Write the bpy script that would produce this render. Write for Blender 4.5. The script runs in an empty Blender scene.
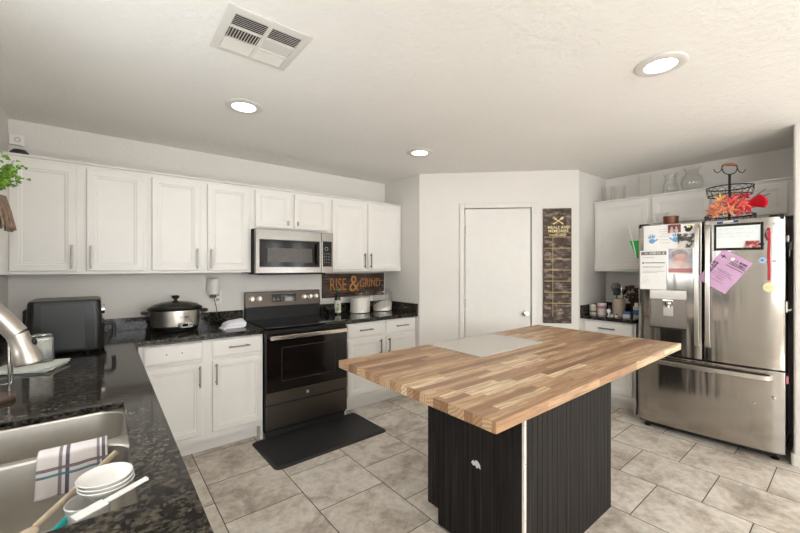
import bpy, bmesh, math, random
from mathutils import Vector, Matrix, Euler
PI = math.pi
random.seed(7)
SC = bpy.context.scene
COL = SC.collection

# ------------------------------------------------------------------ camera, world, light, exposure
cam_d = bpy.data.cameras.new('camera')
cam = bpy.data.objects.new('camera', cam_d)
COL.objects.link(cam)
cam.location = (0.0, 0.0, 1.42)
cam.rotation_euler = (math.radians(90), 0, math.radians(-38.8))
cam_d.sensor_width = 36.0
cam_d.lens = 370.0 / 800.0 * 36.0
cam_d.shift_y = 0.0006
cam_d.clip_start = 0.02
SC.camera = cam

SC.view_settings.view_transform = 'Standard'
SC.view_settings.look = 'None'
SC.view_settings.gamma = 1.0
SC.view_settings.use_curve_mapping = False
SC.view_settings.exposure = 0.62
SC.cycles.transparent_max_bounces = 32

world = bpy.data.worlds.new('world')
SC.world = world
world.use_nodes = True
bg = world.node_tree.nodes['Background']
bg.inputs['Color'].default_value = (0.95, 0.97, 1.0, 1)
bg.inputs['Strength'].default_value = 1.5


def area_light(name, loc, rot, sx, sy, power, color=(0.90, 0.95, 1.0)):
    l = bpy.data.lights.new(name, 'AREA')
    l.shape = 'RECTANGLE'
    l.size = sx
    l.size_y = sy
    l.energy = power
    l.color = color
    o = bpy.data.objects.new(name, l)
    COL.objects.link(o)
    o.location = loc
    o.rotation_euler = rot
    return o


# lamps added as daylight from guessed, unseen windows at the rear, sides and sink
area_light('daylight_rear', (1.2, -4.35, 1.66), (math.radians(90), 0, 0), 2.3, 1.25, 60)
area_light('left_fill_light', (-0.46, -2.4, 1.50), (math.radians(90), 0, math.radians(-90)), 1.9, 1.15, 42)  # added to brighten the cabinets on the fridge wall
area_light('daylight_rear_far', (3.98, -4.35, 1.30), (math.radians(90), 0, 0), 0.26, 1.7, 7)  # this lamp and the next make bright reflection bands in the microwave
area_light('daylight_rear_end', (4.70, -4.35, 1.30), (math.radians(90), 0, 0), 0.26, 1.7, 7)
area_light('daylight_side', (5.95, -2.0, 1.40), (math.radians(90), 0, math.radians(90)), 2.0, 1.5, 24)
area_light('daylight_sink', (-0.62, 1.45, 1.62), (math.radians(90), 0, math.radians(-90)), 1.1, 0.95, 12)
sun_d = bpy.data.lights.new('sun', 'SUN')  # sun added so its unseen floor patch bounces light onto the ceiling
sun_d.energy = 50.0
sun_d.angle = 0.02
sun_d.color = (0.92, 0.96, 1.0)
sun = bpy.data.objects.new('sun', sun_d)
COL.objects.link(sun)
sun.rotation_euler = Vector((-0.02, 0.70, -0.71)).to_track_quat('-Z', 'Y').to_euler()


# ------------------------------------------------------------------ mesh helpers
class MB:
    def __init__(s):
        s.bm = bmesh.new()

    def merge(s, b, M=None):
        if M is not None:
            b.transform(M)
        me = bpy.data.meshes.new('tmp')
        b.to_mesh(me)
        b.free()
        s.bm.from_mesh(me)
        bpy.data.meshes.remove(me)
        return s

    def box(s, x0, x1, y0, y1, z0, z1, bev=0.0, seg=2, M=None):
        b = bmesh.new()
        bmesh.ops.create_cube(b, size=1.0)
        for v in b.verts:
            v.co = Vector(((x0 + x1) / 2 + v.co.x * (x1 - x0), (y0 + y1) / 2 + v.co.y * (y1 - y0), (z0 + z1) / 2 + v.co.z * (z1 - z0)))
        if bev > 0:
            bmesh.ops.bevel(b, geom=b.edges[:], offset=bev, segments=seg, profile=0.5, affect='EDGES')
        return s.merge(b, M)

    def prism(s, poly, z0, z1, M=None, bev=0.0):
        b = bmesh.new()
        lo = [b.verts.new((p[0], p[1], z0)) for p in poly]
        hi = [b.verts.new((p[0], p[1], z1)) for p in poly]
        n = len(poly)
        for i in range(n):
            b.faces.new((lo[i], lo[(i + 1) % n], hi[(i + 1) % n], hi[i]))
        b.faces.new(lo[::-1])
        b.faces.new(hi)
        bmesh.ops.recalc_face_normals(b, faces=b.faces[:])
        if bev > 0:
            bmesh.ops.bevel(b, geom=[e for e in b.edges if abs(e.verts[0].co.z - e.verts[1].co.z) < 1e-6], offset=bev, segments=2, profile=0.5, affect='EDGES')
        return s.merge(b, M)

    def loft(s, loops, cap0=False, cap1=False, closed=True, M=None):
        b = bmesh.new()
        L = [[b.verts.new(p) for p in lp] for lp in loops]
        n = len(L[0])
        for a, c in zip(L[:-1], L[1:]):
            for i in range(n if closed else n - 1):
                j = (i + 1) % n
                try:
                    b.faces.new((a[i], a[j], c[j], c[i]))
                except ValueError:
                    pass
        if cap0:
            b.faces.new(L[0][::-1])
        if cap1:
            b.faces.new(L[-1])
        bmesh.ops.remove_doubles(b, verts=b.verts[:], dist=1e-6)
        bmesh.ops.recalc_face_normals(b, faces=b.faces[:])
        return s.merge(b, M)

    def lathe(s, prof, c=(0, 0, 0), n=32, sx=1.0, sy=1.0, M=None):
        b = bmesh.new()
        L = []
        for r, z in prof:
            if r < 1e-6:
                L.append([b.verts.new((c[0], c[1], c[2] + z))])
            else:
                L.append([b.verts.new((c[0] + r * sx * math.cos(2 * PI * i / n), c[1] + r * sy * math.sin(2 * PI * i / n), c[2] + z)) for i in range(n)])
        for a, d in zip(L[:-1], L[1:]):
            for i in range(n):
                j = (i + 1) % n
                if len(a) == 1 and len(d) == 1:
                    continue
                if len(a) == 1:
                    b.faces.new((a[0], d[j], d[i]))
                elif len(d) == 1:
                    b.faces.new((a[i], a[j], d[0]))
                else:
                    b.faces.new((a[i], a[j], d[j], d[i]))
        bmesh.ops.recalc_face_normals(b, faces=b.faces[:])
        return s.merge(b, M)

    def ball(s, c, r, n=16, M=None):
        if not hasattr(r, '__len__'):
            r = (r, r, r)
        b = bmesh.new()
        bmesh.ops.create_uvsphere(b, u_segments=n, v_segments=max(6, n // 2), radius=1.0)
        for v in b.verts:
            v.co = Vector((c[0] + v.co.x * r[0], c[1] + v.co.y * r[1], c[2] + v.co.z * r[2]))
        return s.merge(b, M)

    def sweep(s, pts, section, closed=False, M=None, side=None):
        """sweep a list of (a,b) section points along pts; a along 'side', b along the normal to side and path"""
        P = [Vector(p) for p in pts]
        n = len(P)
        T = []
        for i in range(n):
            if closed:
                t = P[(i + 1) % n] - P[i - 1]
            else:
                t = P[min(i + 1, n - 1)] - P[max(i - 1, 0)]
            T.append(t.normalized())
        if side is None:
            a = Vector((0, 0, 1)) if abs(T[0].z) < 0.9 else Vector((1, 0, 0))
            u = (a - T[0] * a.dot(T[0])).normalized()
        else:
            u = Vector(side)
        loops = []
        for i in range(n):
            if side is None:
                u = (u - T[i] * u.dot(T[i])).normalized()
                uu = u
            else:
                uu = (Vector(side) - T[i] * Vector(side).dot(T[i])).normalized()
            w = T[i].cross(uu)
            sec = section(i / (n - 1)) if callable(section) else section
            loops.append([P[i] + uu * q[0] + w * q[1] for q in sec])
        if closed:
            loops.append(loops[0])
        return s.loft(loops, cap0=not closed, cap1=not closed, M=M)

    def tube(s, pts, r, n=8, closed=False, M=None):
        def ring(rr):
            return [(rr * math.cos(2 * PI * i / n), rr * math.sin(2 * PI * i / n)) for i in range(n)]
        if hasattr(r, '__len__'):
            rs = list(r)

            def sec(t):
                f = t * (len(rs) - 1)
                i = min(int(f), len(rs) - 2)
                return ring(rs[i] + (rs[i + 1] - rs[i]) * (f - i))
            return s.sweep(pts, sec, closed, M)
        return s.sweep(pts, ring(r), closed, M)

    def bar(s, pts, w, t, side, M=None):
        e = min(w, t) * 0.25
        a, b = w / 2, t / 2
        sec = [(-a, -b + e), (-a + e, -b), (a - e, -b), (a, -b + e), (a, b - e), (a - e, b), (-a + e, b), (-a, b - e)]
        return s.sweep(pts, sec, False, M, side)

    def sheet(s, fn, nu, nv, M=None):
        """grid surface fn(u,v) -> xyz with a UV map"""
        b = bmesh.new()
        uvl = b.loops.layers.uv.new('UVMap')
        V = [[b.verts.new(fn(i / nu, j / nv)) for j in range(nv + 1)] for i in range(nu + 1)]
        for i in range(nu):
            for j in range(nv):
                f = b.faces.new((V[i][j], V[i + 1][j], V[i + 1][j + 1], V[i][j + 1]))
                for lp, (a, c) in zip(f.loops, ((i, j), (i + 1, j), (i + 1, j + 1), (i, j + 1))):
                    lp[uvl].uv = (a / nu, c / nv)
        return s.merge(b, M)

    def hollow_grid(s, xs, ys, keep, z0, z1, bev=0.0):
        """slab made of grid cells, cells outside keep() left open"""
        b = bmesh.new()
        V = {}

        def vt(i, j):
            if (i, j) not in V:
                V[(i, j)] = b.verts.new((xs[i], ys[j], z1))
            return V[(i, j)]
        fs = []
        for i in range(len(xs) - 1):
            for j in range(len(ys) - 1):
                if keep((xs[i] + xs[i + 1]) / 2, (ys[j] + ys[j + 1]) / 2):
                    fs.append(b.faces.new((vt(i, j), vt(i + 1, j), vt(i + 1, j + 1), vt(i, j + 1))))
        r = bmesh.ops.extrude_face_region(b, geom=fs)
        for v in [g for g in r['geom'] if isinstance(g, bmesh.types.BMVert)]:
            v.co.z = z0
        bmesh.ops.recalc_face_normals(b, faces=b.faces[:])
        bmesh.ops.dissolve_limit(b, angle_limit=0.01, verts=b.verts[:], edges=b.edges[:])
        if bev > 0:
            es = [e for e in b.edges if len(e.link_faces) == 2 and e.calc_face_angle(0) > 0.5]
            bmesh.ops.bevel(b, geom=es, offset=bev, segments=2, profile=0.5, affect='EDGES')
        return s.merge(b)


def mesh_object(name, mb, mat, parent=None, smooth=35, solid=0.0, sub=0):
    me = bpy.data.meshes.new(name)
    mb.bm.to_mesh(me)
    mb.bm.free()
    if smooth:
        for p in me.polygons:
            p.use_smooth = True
        me.set_sharp_from_angle(angle=math.radians(smooth))
    me.materials.append(mat)
    o = bpy.data.objects.new(name, me)
    COL.objects.link(o)
    if parent is not None:
        o.parent = parent
    if smooth and not solid and not sub and len(me.polygons) < 4000:
        m = o.modifiers.new('wn', 'WEIGHTED_NORMAL')
        m.keep_sharp = True
    if solid:
        m = o.modifiers.new('solid', 'SOLIDIFY')
        m.thickness = abs(solid)
        m.offset = -1 if solid > 0 else 1
    if sub:
        m = o.modifiers.new('sub', 'SUBSURF')
        m.levels = m.render_levels = sub
    return o


def tag(o, label=None, cat=None, group=None, kind=None):
    if label:
        o['label'] = label
    if cat:
        o['category'] = cat
    if group:
        o['group'] = group
    if kind:
        o['kind'] = kind
    return o


def thing(name, label, cat, loc=(0, 0, 0), rz=0.0, group=None, rot=None):
    o = bpy.data.objects.new(name, None)
    COL.objects.link(o)
    o.empty_display_size = 0.1
    o.location = loc
    o.rotation_euler = rot if rot else (0, 0, rz)
    return tag(o, label, cat, group)


def structure(name, mb, mat, parent=None, smooth=35):
    o = mesh_object(name, mb, mat, parent, smooth)
    if parent is None:
        o['kind'] = 'structure'
    return o


def dup(root, loc, rz=None, label=None, group=None):
    r = root.copy()
    COL.objects.link(r)
    r.location = loc
    if rz is not None:
        r.rotation_euler = (0, 0, rz)
    if label:
        r['label'] = label
    if group:
        r['group'] = group
    for ch in list(root.children):
        c = ch.copy()
        COL.objects.link(c)
        c.parent = r
        for g in list(ch.children):
            d = g.copy()
            COL.objects.link(d)
            d.parent = c
    return r


def text_into(mb, body, size, M, extrude=0.0006, align='CENTER', space=1.0, bold=0.0, shear=0.0, squash=1.0):
    cu = bpy.data.curves.new('txt', 'FONT')
    cu.body = body
    cu.size = size
    cu.extrude = extrude
    cu.align_x = align
    cu.align_y = 'CENTER'
    cu.space_character = space
    cu.offset = bold
    cu.shear = shear
    cu.resolution_u = 3
    o = bpy.data.objects.new('txt', cu)
    COL.objects.link(o)
    dg = bpy.context.evaluated_depsgraph_get()
    me = bpy.data.meshes.new_from_object(o.evaluated_get(dg))
    b = bmesh.new()
    b.from_mesh(me)
    bpy.data.objects.remove(o)
    bpy.data.curves.remove(cu)
    bpy.data.meshes.remove(me)
    if squash != 1.0:
        b.transform(Matrix.Diagonal((squash, 1, 1, 1)))
    mb.merge(b, M)
    return mb


def glyphs(x0, x1, z, h, seed=0, y=-0.0014, bold=0.18):
    """a line of small illegible letter-like marks"""
    rnd = random.Random(seed)
    mb = MB()
    x = x0
    while x < x1:
        w = h * rnd.uniform(0.4, 0.7)
        b = h * bold
        kind = rnd.randrange(4)
        mb.box(x, x + b, y - 0.0003, y, z - h / 2, z + h / 2)
        if kind != 0:
            mb.box(x + b, x + w, y - 0.0003, y, z + (h / 2 - b if kind != 2 else -b / 2), z + (h / 2 if kind != 2 else b / 2))
        if kind in (1, 3):
            mb.box(x + w - b, x + w, y - 0.0003, y, z - h / 2, z + h / 2 - b)
        if kind == 3:
            mb.box(x + b, x + w - b, y - 0.0003, y, z - h / 2, z - h / 2 + b)
        x += w + h * (0.25 if rnd.random() > 0.15 else 0.7)
    return mb


def join(mb, other, M=None):
    b = other.bm
    return mb.merge(b, M)


def face_M(x, y, z, tilt=0.0):
    """text/flat art drawn in xy is put on a surface that faces local -y, upright in z"""
    return Matrix.Translation((x, y, z)) @ Matrix.Rotation(PI / 2, 4, 'X') @ Matrix.Rotation(tilt, 4, 'Z')


def rrect(cx, cy, w, h, r, n=5):
    out = []
    for k, (sx, sy) in enumerate(((1, 1), (-1, 1), (-1, -1), (1, -1))):
        for i in range(n + 1):
            a = PI / 2 * k + PI / 2 * i / n
            out.append((cx + sx * (w / 2 - r) + r * math.cos(a), cy + sy * (h / 2 - r) + r * math.sin(a)))
    return out


# ------------------------------------------------------------------ materials
def lin(c):
    c = c / 255.0
    return c / 12.92 if c <= 0.04045 else ((c + 0.055) / 1.055) ** 2.4


def rgb(t):
    return (lin(t[0]), lin(t[1]), lin(t[2]), 1.0)


class NT:
    def __init__(s, name):
        s.m = bpy.data.materials.new(name)
        s.m.use_nodes = True
        s.t = s.m.node_tree
        s.b = s.t.nodes['Principled BSDF']
        s.out = s.t.nodes['Material Output']

    def n(s, typ, **kw):
        o = s.t.nodes.new(typ)
        for k, v in kw.items():
            if k in ('operation', 'blend_type', 'data_type', 'feature', 'interpolation_type', 'noise_dimensions', 'wave_type', 'bands_direction', 'voronoi_dimensions', 'clamp', 'distance'):
                setattr(o, k, v)
            else:
                o.inputs[k].default_value = v
        return o

    def l(s, a, b):
        s.t.links.new(a, b)

    def coord(s, kind='Object'):
        return s.n('ShaderNodeTexCoord').outputs[kind]

    def math(s, op, a, b=None, c=None):
        o = s.t.nodes.new('ShaderNodeMath')
        o.operation = op
        for i, v in enumerate((a, b, c)):
            if v is None:
                continue
            if isinstance(v, (int, float)):
                o.inputs[i].default_value = v
            else:
                s.l(v, o.inputs[i])
        return o.outputs[0]

    def ramp(s, fac, stops):
        o = s.t.nodes.new('ShaderNodeValToRGB')
        e = o.color_ramp.elements
        while len(e) < len(stops):
            e.new(0.5)
        for q, (p, c) in zip(e, stops):
            q.position = p
            q.color = c
        s.l(fac, o.inputs[0])
        return o.outputs[0]

    def mix(s, fac, a, b, blend='MIX'):
        o = s.t.nodes.new('ShaderNodeMix')
        o.data_type = 'RGBA'
        o.blend_type = blend
        for i, v in ((0, fac), (6, a), (7, b)):
            if isinstance(v, (int, float)):
                o.inputs[i].default_value = v
            elif isinstance(v, tuple):
                o.inputs[i].default_value = v
            else:
                s.l(v, o.inputs[i])
        return o.outputs[2]

    def scaled(s, vec, sc, loc=(0, 0, 0)):
        o = s.t.nodes.new('ShaderNodeMapping')
        o.inputs['Scale'].default_value = sc
        o.inputs['Location'].default_value = loc
        s.l(vec, o.inputs[0])
        return o.outputs[0]

    def bump(s, h, strength, dist=0.002):
        o = s.n('ShaderNodeBump', Strength=strength, Distance=dist)
        s.l(h, o.inputs['Height'])
        s.l(o.outputs[0], s.b.inputs['Normal'])


MATS = {}


def plain(name, color, rough=0.5, metal=0.0, var=0.05, vscale=12.0, bump=0.0, bscale=200.0, stretch=(1, 1, 1), coat=0.0, spec=None, bdist=0.001):
    if name in MATS:
        return MATS[name]
    k = NT(name)
    co = k.scaled(k.coord(), stretch)
    nz = k.n('ShaderNodeTexNoise', Scale=vscale, Detail=4.0)
    k.l(co, nz.inputs['Vector'])
    c = rgb(color)
    lo = tuple(v * (1 - var) for v in c[:3]) + (1,)
    hi = tuple(min(1, v * (1 + var)) for v in c[:3]) + (1,)
    k.l(k.ramp(nz.outputs['Fac'], [(0.3, lo), (0.7, hi)]), k.b.inputs['Base Color'])
    k.b.inputs['Roughness'].default_value = rough
    k.b.inputs['Metallic'].default_value = metal
    if coat:
        k.b.inputs['Coat Weight'].default_value = coat
        k.b.inputs['Coat Roughness'].default_value = 0.08
    if spec is not None:
        k.b.inputs['Specular IOR Level'].default_value = spec
    if bump:
        bz = k.n('ShaderNodeTexNoise', Scale=bscale, Detail=3.0)
        k.l(co, bz.inputs['Vector'])
        k.bump(bz.outputs['Fac'], bump, bdist)
    MATS[name] = k.m
    return k.m


def brushed(name, color, rough=0.3, axis='x', amt=0.08):
    k = NT(name)
    st = (2, 2, 160) if axis == 'x' else (160, 160, 2)
    co = k.scaled(k.coord(), st)
    nz = k.n('ShaderNodeTexNoise', Scale=3.0, Detail=5.0)
    k.l(co, nz.inputs['Vector'])
    c = rgb(color)
    k.l(k.ramp(nz.outputs['Fac'], [(0.3, tuple(v * 0.93 for v in c[:3]) + (1,)), (0.7, c)]), k.b.inputs['Base Color'])
    k.b.inputs['Metallic'].default_value = 1.0
    r = k.math('MULTIPLY_ADD', nz.outputs['Fac'], amt, rough - amt / 2)
    k.l(r, k.b.inputs['Roughness'])
    k.bump(nz.outputs['Fac'], 0.03, 0.001)
    return k.m


def thin_glass(name, tint=(0.95, 0.96, 0.95), rough=0.02, edge=0.35, base=0.05):
    k = NT(name)
    t = k.t
    t.nodes.remove(k.b)
    tr = t.nodes.new('ShaderNodeBsdfTransparent')
    tr.inputs[0].default_value = tint + (1,)
    gl = t.nodes.new('ShaderNodeBsdfGlossy')
    gl.inputs['Roughness'].default_value = rough
    lw = t.nodes.new('ShaderNodeLayerWeight')
    lw.inputs[0].default_value = 0.25
    f = k.math('MULTIPLY_ADD', lw.outputs['Facing'], edge, base)
    nz = k.n('ShaderNodeTexNoise', Scale=6.0)
    k.l(k.coord(), nz.inputs['Vector'])
    f2 = k.math('MULTIPLY_ADD', nz.outputs['Fac'], 0.02, f)
    mx = t.nodes.new('ShaderNodeMixShader')
    k.l(f2, mx.inputs[0])
    k.l(tr.outputs[0], mx.inputs[1])
    k.l(gl.outputs[0], mx.inputs[2])
    k.l(mx.outputs[0], k.out.inputs[0])
    return k.m


def emissive(name, color, strength):
    k = NT(name)
    k.b.inputs['Base Color'].default_value = (0.8, 0.8, 0.8, 1)
    k.b.inputs['Emission Color'].default_value = color
    k.b.inputs['Emission Strength'].default_value = strength
    return k.m


def wall_paint(name, color, bump=0.25, scale=55.0):
    k = NT(name)
    co = k.coord()
    n1 = k.n('ShaderNodeTexNoise', Scale=scale, Detail=3.0, Roughness=0.55)
    k.l(co, n1.inputs['Vector'])
    n2 = k.n('ShaderNodeTexNoise', Scale=1.3, Detail=2.0)
    k.l(co, n2.inputs['Vector'])
    c = rgb(color)
    k.l(k.ramp(n2.outputs['Fac'], [(0.3, tuple(v * 0.97 for v in c[:3]) + (1,)), (0.7, c)]), k.b.inputs['Base Color'])
    k.b.inputs['Roughness'].default_value = 0.75
    k.b.inputs['Specular IOR Level'].default_value = 0.25
    k.bump(k.ramp(n1.outputs['Fac'], [(0.42, (0, 0, 0, 1)), (0.62, (1, 1, 1, 1))]), bump, 0.004)
    return k.m


M_WALL = wall_paint('wall_paint', (222, 217, 210), bump=0.12)
M_CEIL = wall_paint('ceiling_paint', (240, 237, 232), bump=0.35, scale=26.0)
M_TRIM = plain('trim_paint', (217, 213, 206), rough=0.4, var=0.02)
M_CAB = plain('cabinet_paint', (225, 221, 215), rough=0.38, var=0.02, vscale=5)
M_NICKEL = brushed('brushed_nickel', (176, 170, 162), 0.32)
M_PULL = brushed('dark_nickel_pull', (134, 128, 121), 0.4)
M_CHROME = plain('chrome', (215, 213, 208), rough=0.12, metal=1.0, var=0.02)
M_BLACK = plain('black_plastic', (18, 17, 16), rough=0.35, var=0.1, spec=0.3)
M_BLACKMAT = plain('black_matte', (22, 21, 20), rough=0.7, var=0.1)
M_IRON = plain('black_iron', (26, 23, 21), rough=0.5, metal=0.3, var=0.15)
M_STEEL = brushed('stainless_steel', (188, 182, 174), 0.27, 'x', 0.06)
M_STEEL2 = brushed('stainless_steel_upright', (222, 215, 206), 0.30, 'z', 0.06)
M_SLATE = brushed('slate_steel', (88, 81, 74), 0.40)
M_DARKGLASS = plain('dark_oven_glass', (22, 17, 15), rough=0.10, var=0.05, spec=0.3)
M_COOKTOP = plain('black_glass', (14, 13, 13), rough=0.05, var=0.05)
M_WHITEPL = plain('white_plastic', (232, 229, 224), rough=0.4, var=0.02)
M_PAPER = plain('white_paper', (236, 233, 230), rough=0.8, var=0.02)
M_INK = plain('dark_ink', (52, 48, 48), rough=0.8, var=0.1)
M_GREYINK = plain('grey_ink', (138, 132, 128), rough=0.8, var=0.1)
M_GLASS = thin_glass('clear_glass', (0.985, 0.985, 0.98), edge=0.30, base=0.03)
M_PANE = thin_glass('window_glass', (0.97, 0.98, 0.97), edge=0.3, base=0.03)
M_GOLD = plain('gold_print', (214, 186, 120), rough=0.6, var=0.12)
M_WOODH = plain('wooden_handle', (186, 166, 142), rough=0.55, var=0.15, vscale=30, stretch=(1, 1, 1))


def granite():
    k = NT('dark_granite')
    co = k.coord()
    v1 = k.n('ShaderNodeTexVoronoi', Scale=105.0)
    k.l(co, v1.inputs['Vector'])
    n1 = k.n('ShaderNodeTexNoise', Scale=52.0, Detail=5.0, Roughness=0.65)
    k.l(co, n1.inputs['Vector'])
    n2 = k.n('ShaderNodeTexNoise', Scale=7.0, Detail=3.0)
    k.l(co, n2.inputs['Vector'])
    base = k.ramp(n1.outputs['Fac'], [(0.38, rgb((11, 10, 9))), (0.50, rgb((30, 27, 24))), (0.58, rgb((84, 76, 66))), (0.70, rgb((132, 122, 107)))])
    sp = k.ramp(v1.outputs['Color'], [(0.30, rgb((12, 11, 10))), (0.55, rgb((40, 36, 32))), (0.85, rgb((114, 105, 92)))])
    c = k.mix(0.5, base, sp)
    c = k.mix(k.ramp(n2.outputs['Fac'], [(0.35, (0.0, 0.0, 0.0, 1)), (0.7, (0.6, 0.6, 0.6, 1))]), c, rgb((16, 15, 14)))
    k.l(c, k.b.inputs['Base Color'])
    k.b.inputs['Roughness'].default_value = 0.08
    k.b.inputs['Specular IOR Level'].default_value = 0.22
    return k.m


M_GRANITE = granite()


def floor_tiles():
    k = NT('floor_tiles')
    T = 0.4575
    sep = k.n('ShaderNodeSeparateXYZ')
    k.l(k.coord(), sep.inputs[0])
    X, Y = sep.outputs[0], sep.outputs[1]
    a = k.math('DIVIDE', k.math('SUBTRACT', X, 0.526 - T * 20), T)
    row = k.math('FLOOR', a)
    par = k.math('MODULO', row, 2.0)              # every other column is shifted by half a tile
    b = k.math('DIVIDE', k.math('SUBTRACT', Y, 2.2 - T * 40), T)
    b2 = k.math('MULTIPLY_ADD', par, 0.5, b)
    fa, fb = k.math('FRACT', a), k.math('FRACT', b2)
    da = k.math('MINIMUM', fa, k.math('SUBTRACT', 1.0, fa))
    db = k.math('MINIMUM', fb, k.math('SUBTRACT', 1.0, fb))
    d = k.math('MINIMUM', da, db)
    grout = k.math('LESS_THAN', d, 0.0062)
    cell = k.n('ShaderNodeCombineXYZ')
    k.l(row, cell.inputs[0])
    k.l(k.math('FLOOR', b2), cell.inputs[1])
    wn = k.n('ShaderNodeTexWhiteNoise')
    k.l(cell.outputs[0], wn.inputs['Vector'])
    off = k.n('ShaderNodeVectorMath', operation='MULTIPLY_ADD')
    k.l(wn.outputs['Color'], off.inputs[0])
    off.inputs[1].default_value = (7, 7, 7)
    k.l(k.coord(), off.inputs[2])
    n1 = k.n('ShaderNodeTexNoise', Scale=4.2, Detail=7.0, Roughness=0.62, Distortion=0.6)
    k.l(off.outputs[0], n1.inputs['Vector'])
    n2 = k.n('ShaderNodeTexNoise', Scale=22.0, Detail=5.0, Roughness=0.7)
    k.l(off.outputs[0], n2.inputs['Vector'])
    c = k.ramp(n1.outputs['Fac'], [(0.32, rgb((146, 132, 118))), (0.43, rgb((188, 175, 161))), (0.51, rgb((218, 208, 196))), (0.66, rgb((236, 229, 220)))])
    c = k.mix(0.35, c, k.ramp(n2.outputs['Fac'], [(0.38, rgb((166, 153, 139))), (0.60, rgb((234, 227, 217)))]))
    tint = k.ramp(wn.outputs['Value'], [(0.0, (0.90, 0.89, 0.87, 1)), (1.0, (1.0, 1.0, 1.0, 1))])
    c = k.mix(1.0, c, tint, 'MULTIPLY')
    c = k.mix(grout, c, rgb((88, 79, 70)))
    k.l(c, k.b.inputs['Base Color'])
    k.l(k.math('MULTIPLY_ADD', grout, 0.4, 0.42), k.b.inputs['Roughness'])
    h = k.math('MULTIPLY_ADD', grout, -1.0, k.math('MULTIPLY', n2.outputs['Fac'], 0.25))
    k.bump(h, 0.35, 0.002)
    return k.m


def butcher_block():
    k = NT('butcher_block')
    sep = k.n('ShaderNodeSeparateXYZ')
    k.l(k.coord(), sep.inputs[0])
    X, Y, Z = sep.outputs[0], sep.outputs[1], sep.outputs[2]
    a = k.math('DIVIDE', k.math('ADD', Y, 5.0), 0.0395)
    row = k.math('FLOOR', a)
    w1 = k.n('ShaderNodeTexWhiteNoise')
    w1.noise_dimensions = '1D'
    k.l(row, w1.inputs['W'])
    ln = k.math('MULTIPLY_ADD', w1.outputs['Value'], 0.22, 0.26)
    b = k.math('ADD', k.math('DIVIDE', k.math('ADD', X, 5.0), ln), k.math('MULTIPLY', w1.outputs['Value'], 17.0))
    colm = k.math('FLOOR', b)
    cell = k.n('ShaderNodeCombineXYZ')
    k.l(row, cell.inputs[0])
    k.l(colm, cell.inputs[1])
    wn = k.n('ShaderNodeTexWhiteNoise')
    k.l(cell.outputs[0], wn.inputs['Vector'])
    base = k.ramp(wn.outputs['Value'], [(0.0, rgb((128, 92, 64))), (0.22, rgb((164, 126, 92))), (0.55, rgb((188, 152, 116))), (0.8, rgb((206, 174, 138))), (1.0, rgb((232, 210, 174)))])
    # long grain
    off = k.n('ShaderNodeVectorMath', operation='MULTIPLY_ADD')
    k.l(wn.outputs['Color'], off.inputs[0])
    off.inputs[1].default_value = (9, 9, 9)
    k.l(k.coord(), off.inputs[2])
    g = k.n('ShaderNodeTexNoise', Scale=5.0, Detail=6.0, Roughness=0.6, Distortion=0.8)
    k.l(k.scaled(off.outputs[0], (1.0, 14.0, 14.0)), g.inputs['Vector'])
    c = k.mix(k.ramp(g.outputs['Fac'], [(0.35, (0.75, 0.75, 0.75, 1)), (0.6, (0, 0, 0, 1))]), base, rgb((122, 88, 62)))
    # growth rings on the sawn ends
    wv = k.n('ShaderNodeTexWave', Scale=22.0, Distortion=2.5, Detail=2.0)
    wv.wave_type = 'RINGS'
    k.l(k.scaled(off.outputs[0], (0.2, 1.0, 1.0)), wv.inputs['Vector'])
    geo = k.n('ShaderNodeNewGeometry')
    sn = k.n('ShaderNodeSeparateXYZ')
    k.l(geo.outputs['True Normal'], sn.inputs[0])
    endf = k.math('GREATER_THAN', k.math('ABSOLUTE', sn.outputs[0]), 0.8)
    endc = k.mix(k.math('MULTIPLY', wv.outputs['Fac'], 0.45), base, rgb((92, 62, 42)))
    c = k.mix(endf, c, endc)
    # knots
    vo = k.n('ShaderNodeTexVoronoi', Scale=3.4)
    k.l(k.scaled(k.coord(), (0.8, 1.6, 0.1)), vo.inputs['Vector'])
    kn = k.math('LESS_THAN', vo.outputs['Distance'], 0.04)
    c = k.mix(k.math('MULTIPLY', kn, 0.55), c, rgb((84, 54, 36)))
    # seams between staves
    fa = k.math('FRACT', a)
    fb = k.math('FRACT', b)
    seam = k.math('MAXIMUM', k.math('LESS_THAN', fa, 0.03), k.math('LESS_THAN', fb, 0.006))
    c = k.mix(k.math('MULTIPLY', seam, 0.35), c, rgb((92, 62, 42)))
    k.l(c, k.b.inputs['Base Color'])
    k.b.inputs['Roughness'].default_value = 0.42
    k.bump(g.outputs['Fac'], 0.05, 0.001)
    return k.m


def black_beadboard():
    k = NT('black_stained_wood')
    co = k.scaled(k.coord(), (60, 60, 1.6))
    n1 = k.n('ShaderNodeTexNoise', Scale=1.0, Detail=6.0, Roughness=0.65)
    k.l(co, n1.inputs['Vector'])
    k.l(k.ramp(n1.outputs['Fac'], [(0.38, rgb((14, 13, 12))), (0.55, rgb((34, 30, 28))), (0.74, rgb((58, 52, 48)))]), k.b.inputs['Base Color'])
    k.b.inputs['Roughness'].default_value = 0.55
    k.b.inputs['Specular IOR Level'].default_value = 0.2
    k.bump(n1.outputs['Fac'], 0.15, 0.001)
    return k.m


def rustic(name, dark, mid, light, sc=(3, 1, 26)):
    k = NT(name)
    co = k.scaled(k.coord(), sc)
    n1 = k.n('ShaderNodeTexNoise', Scale=1.6, Detail=7.0, Roughness=0.7)
    k.l(co, n1.inputs['Vector'])
    k.l(k.ramp(n1.outputs['Fac'], [(0.36, rgb(dark)), (0.52, rgb(mid)), (0.72, rgb(light))]), k.b.inputs['Base Color'])
    k.b.inputs['Roughness'].default_value = 0.7
    return k.m


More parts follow.
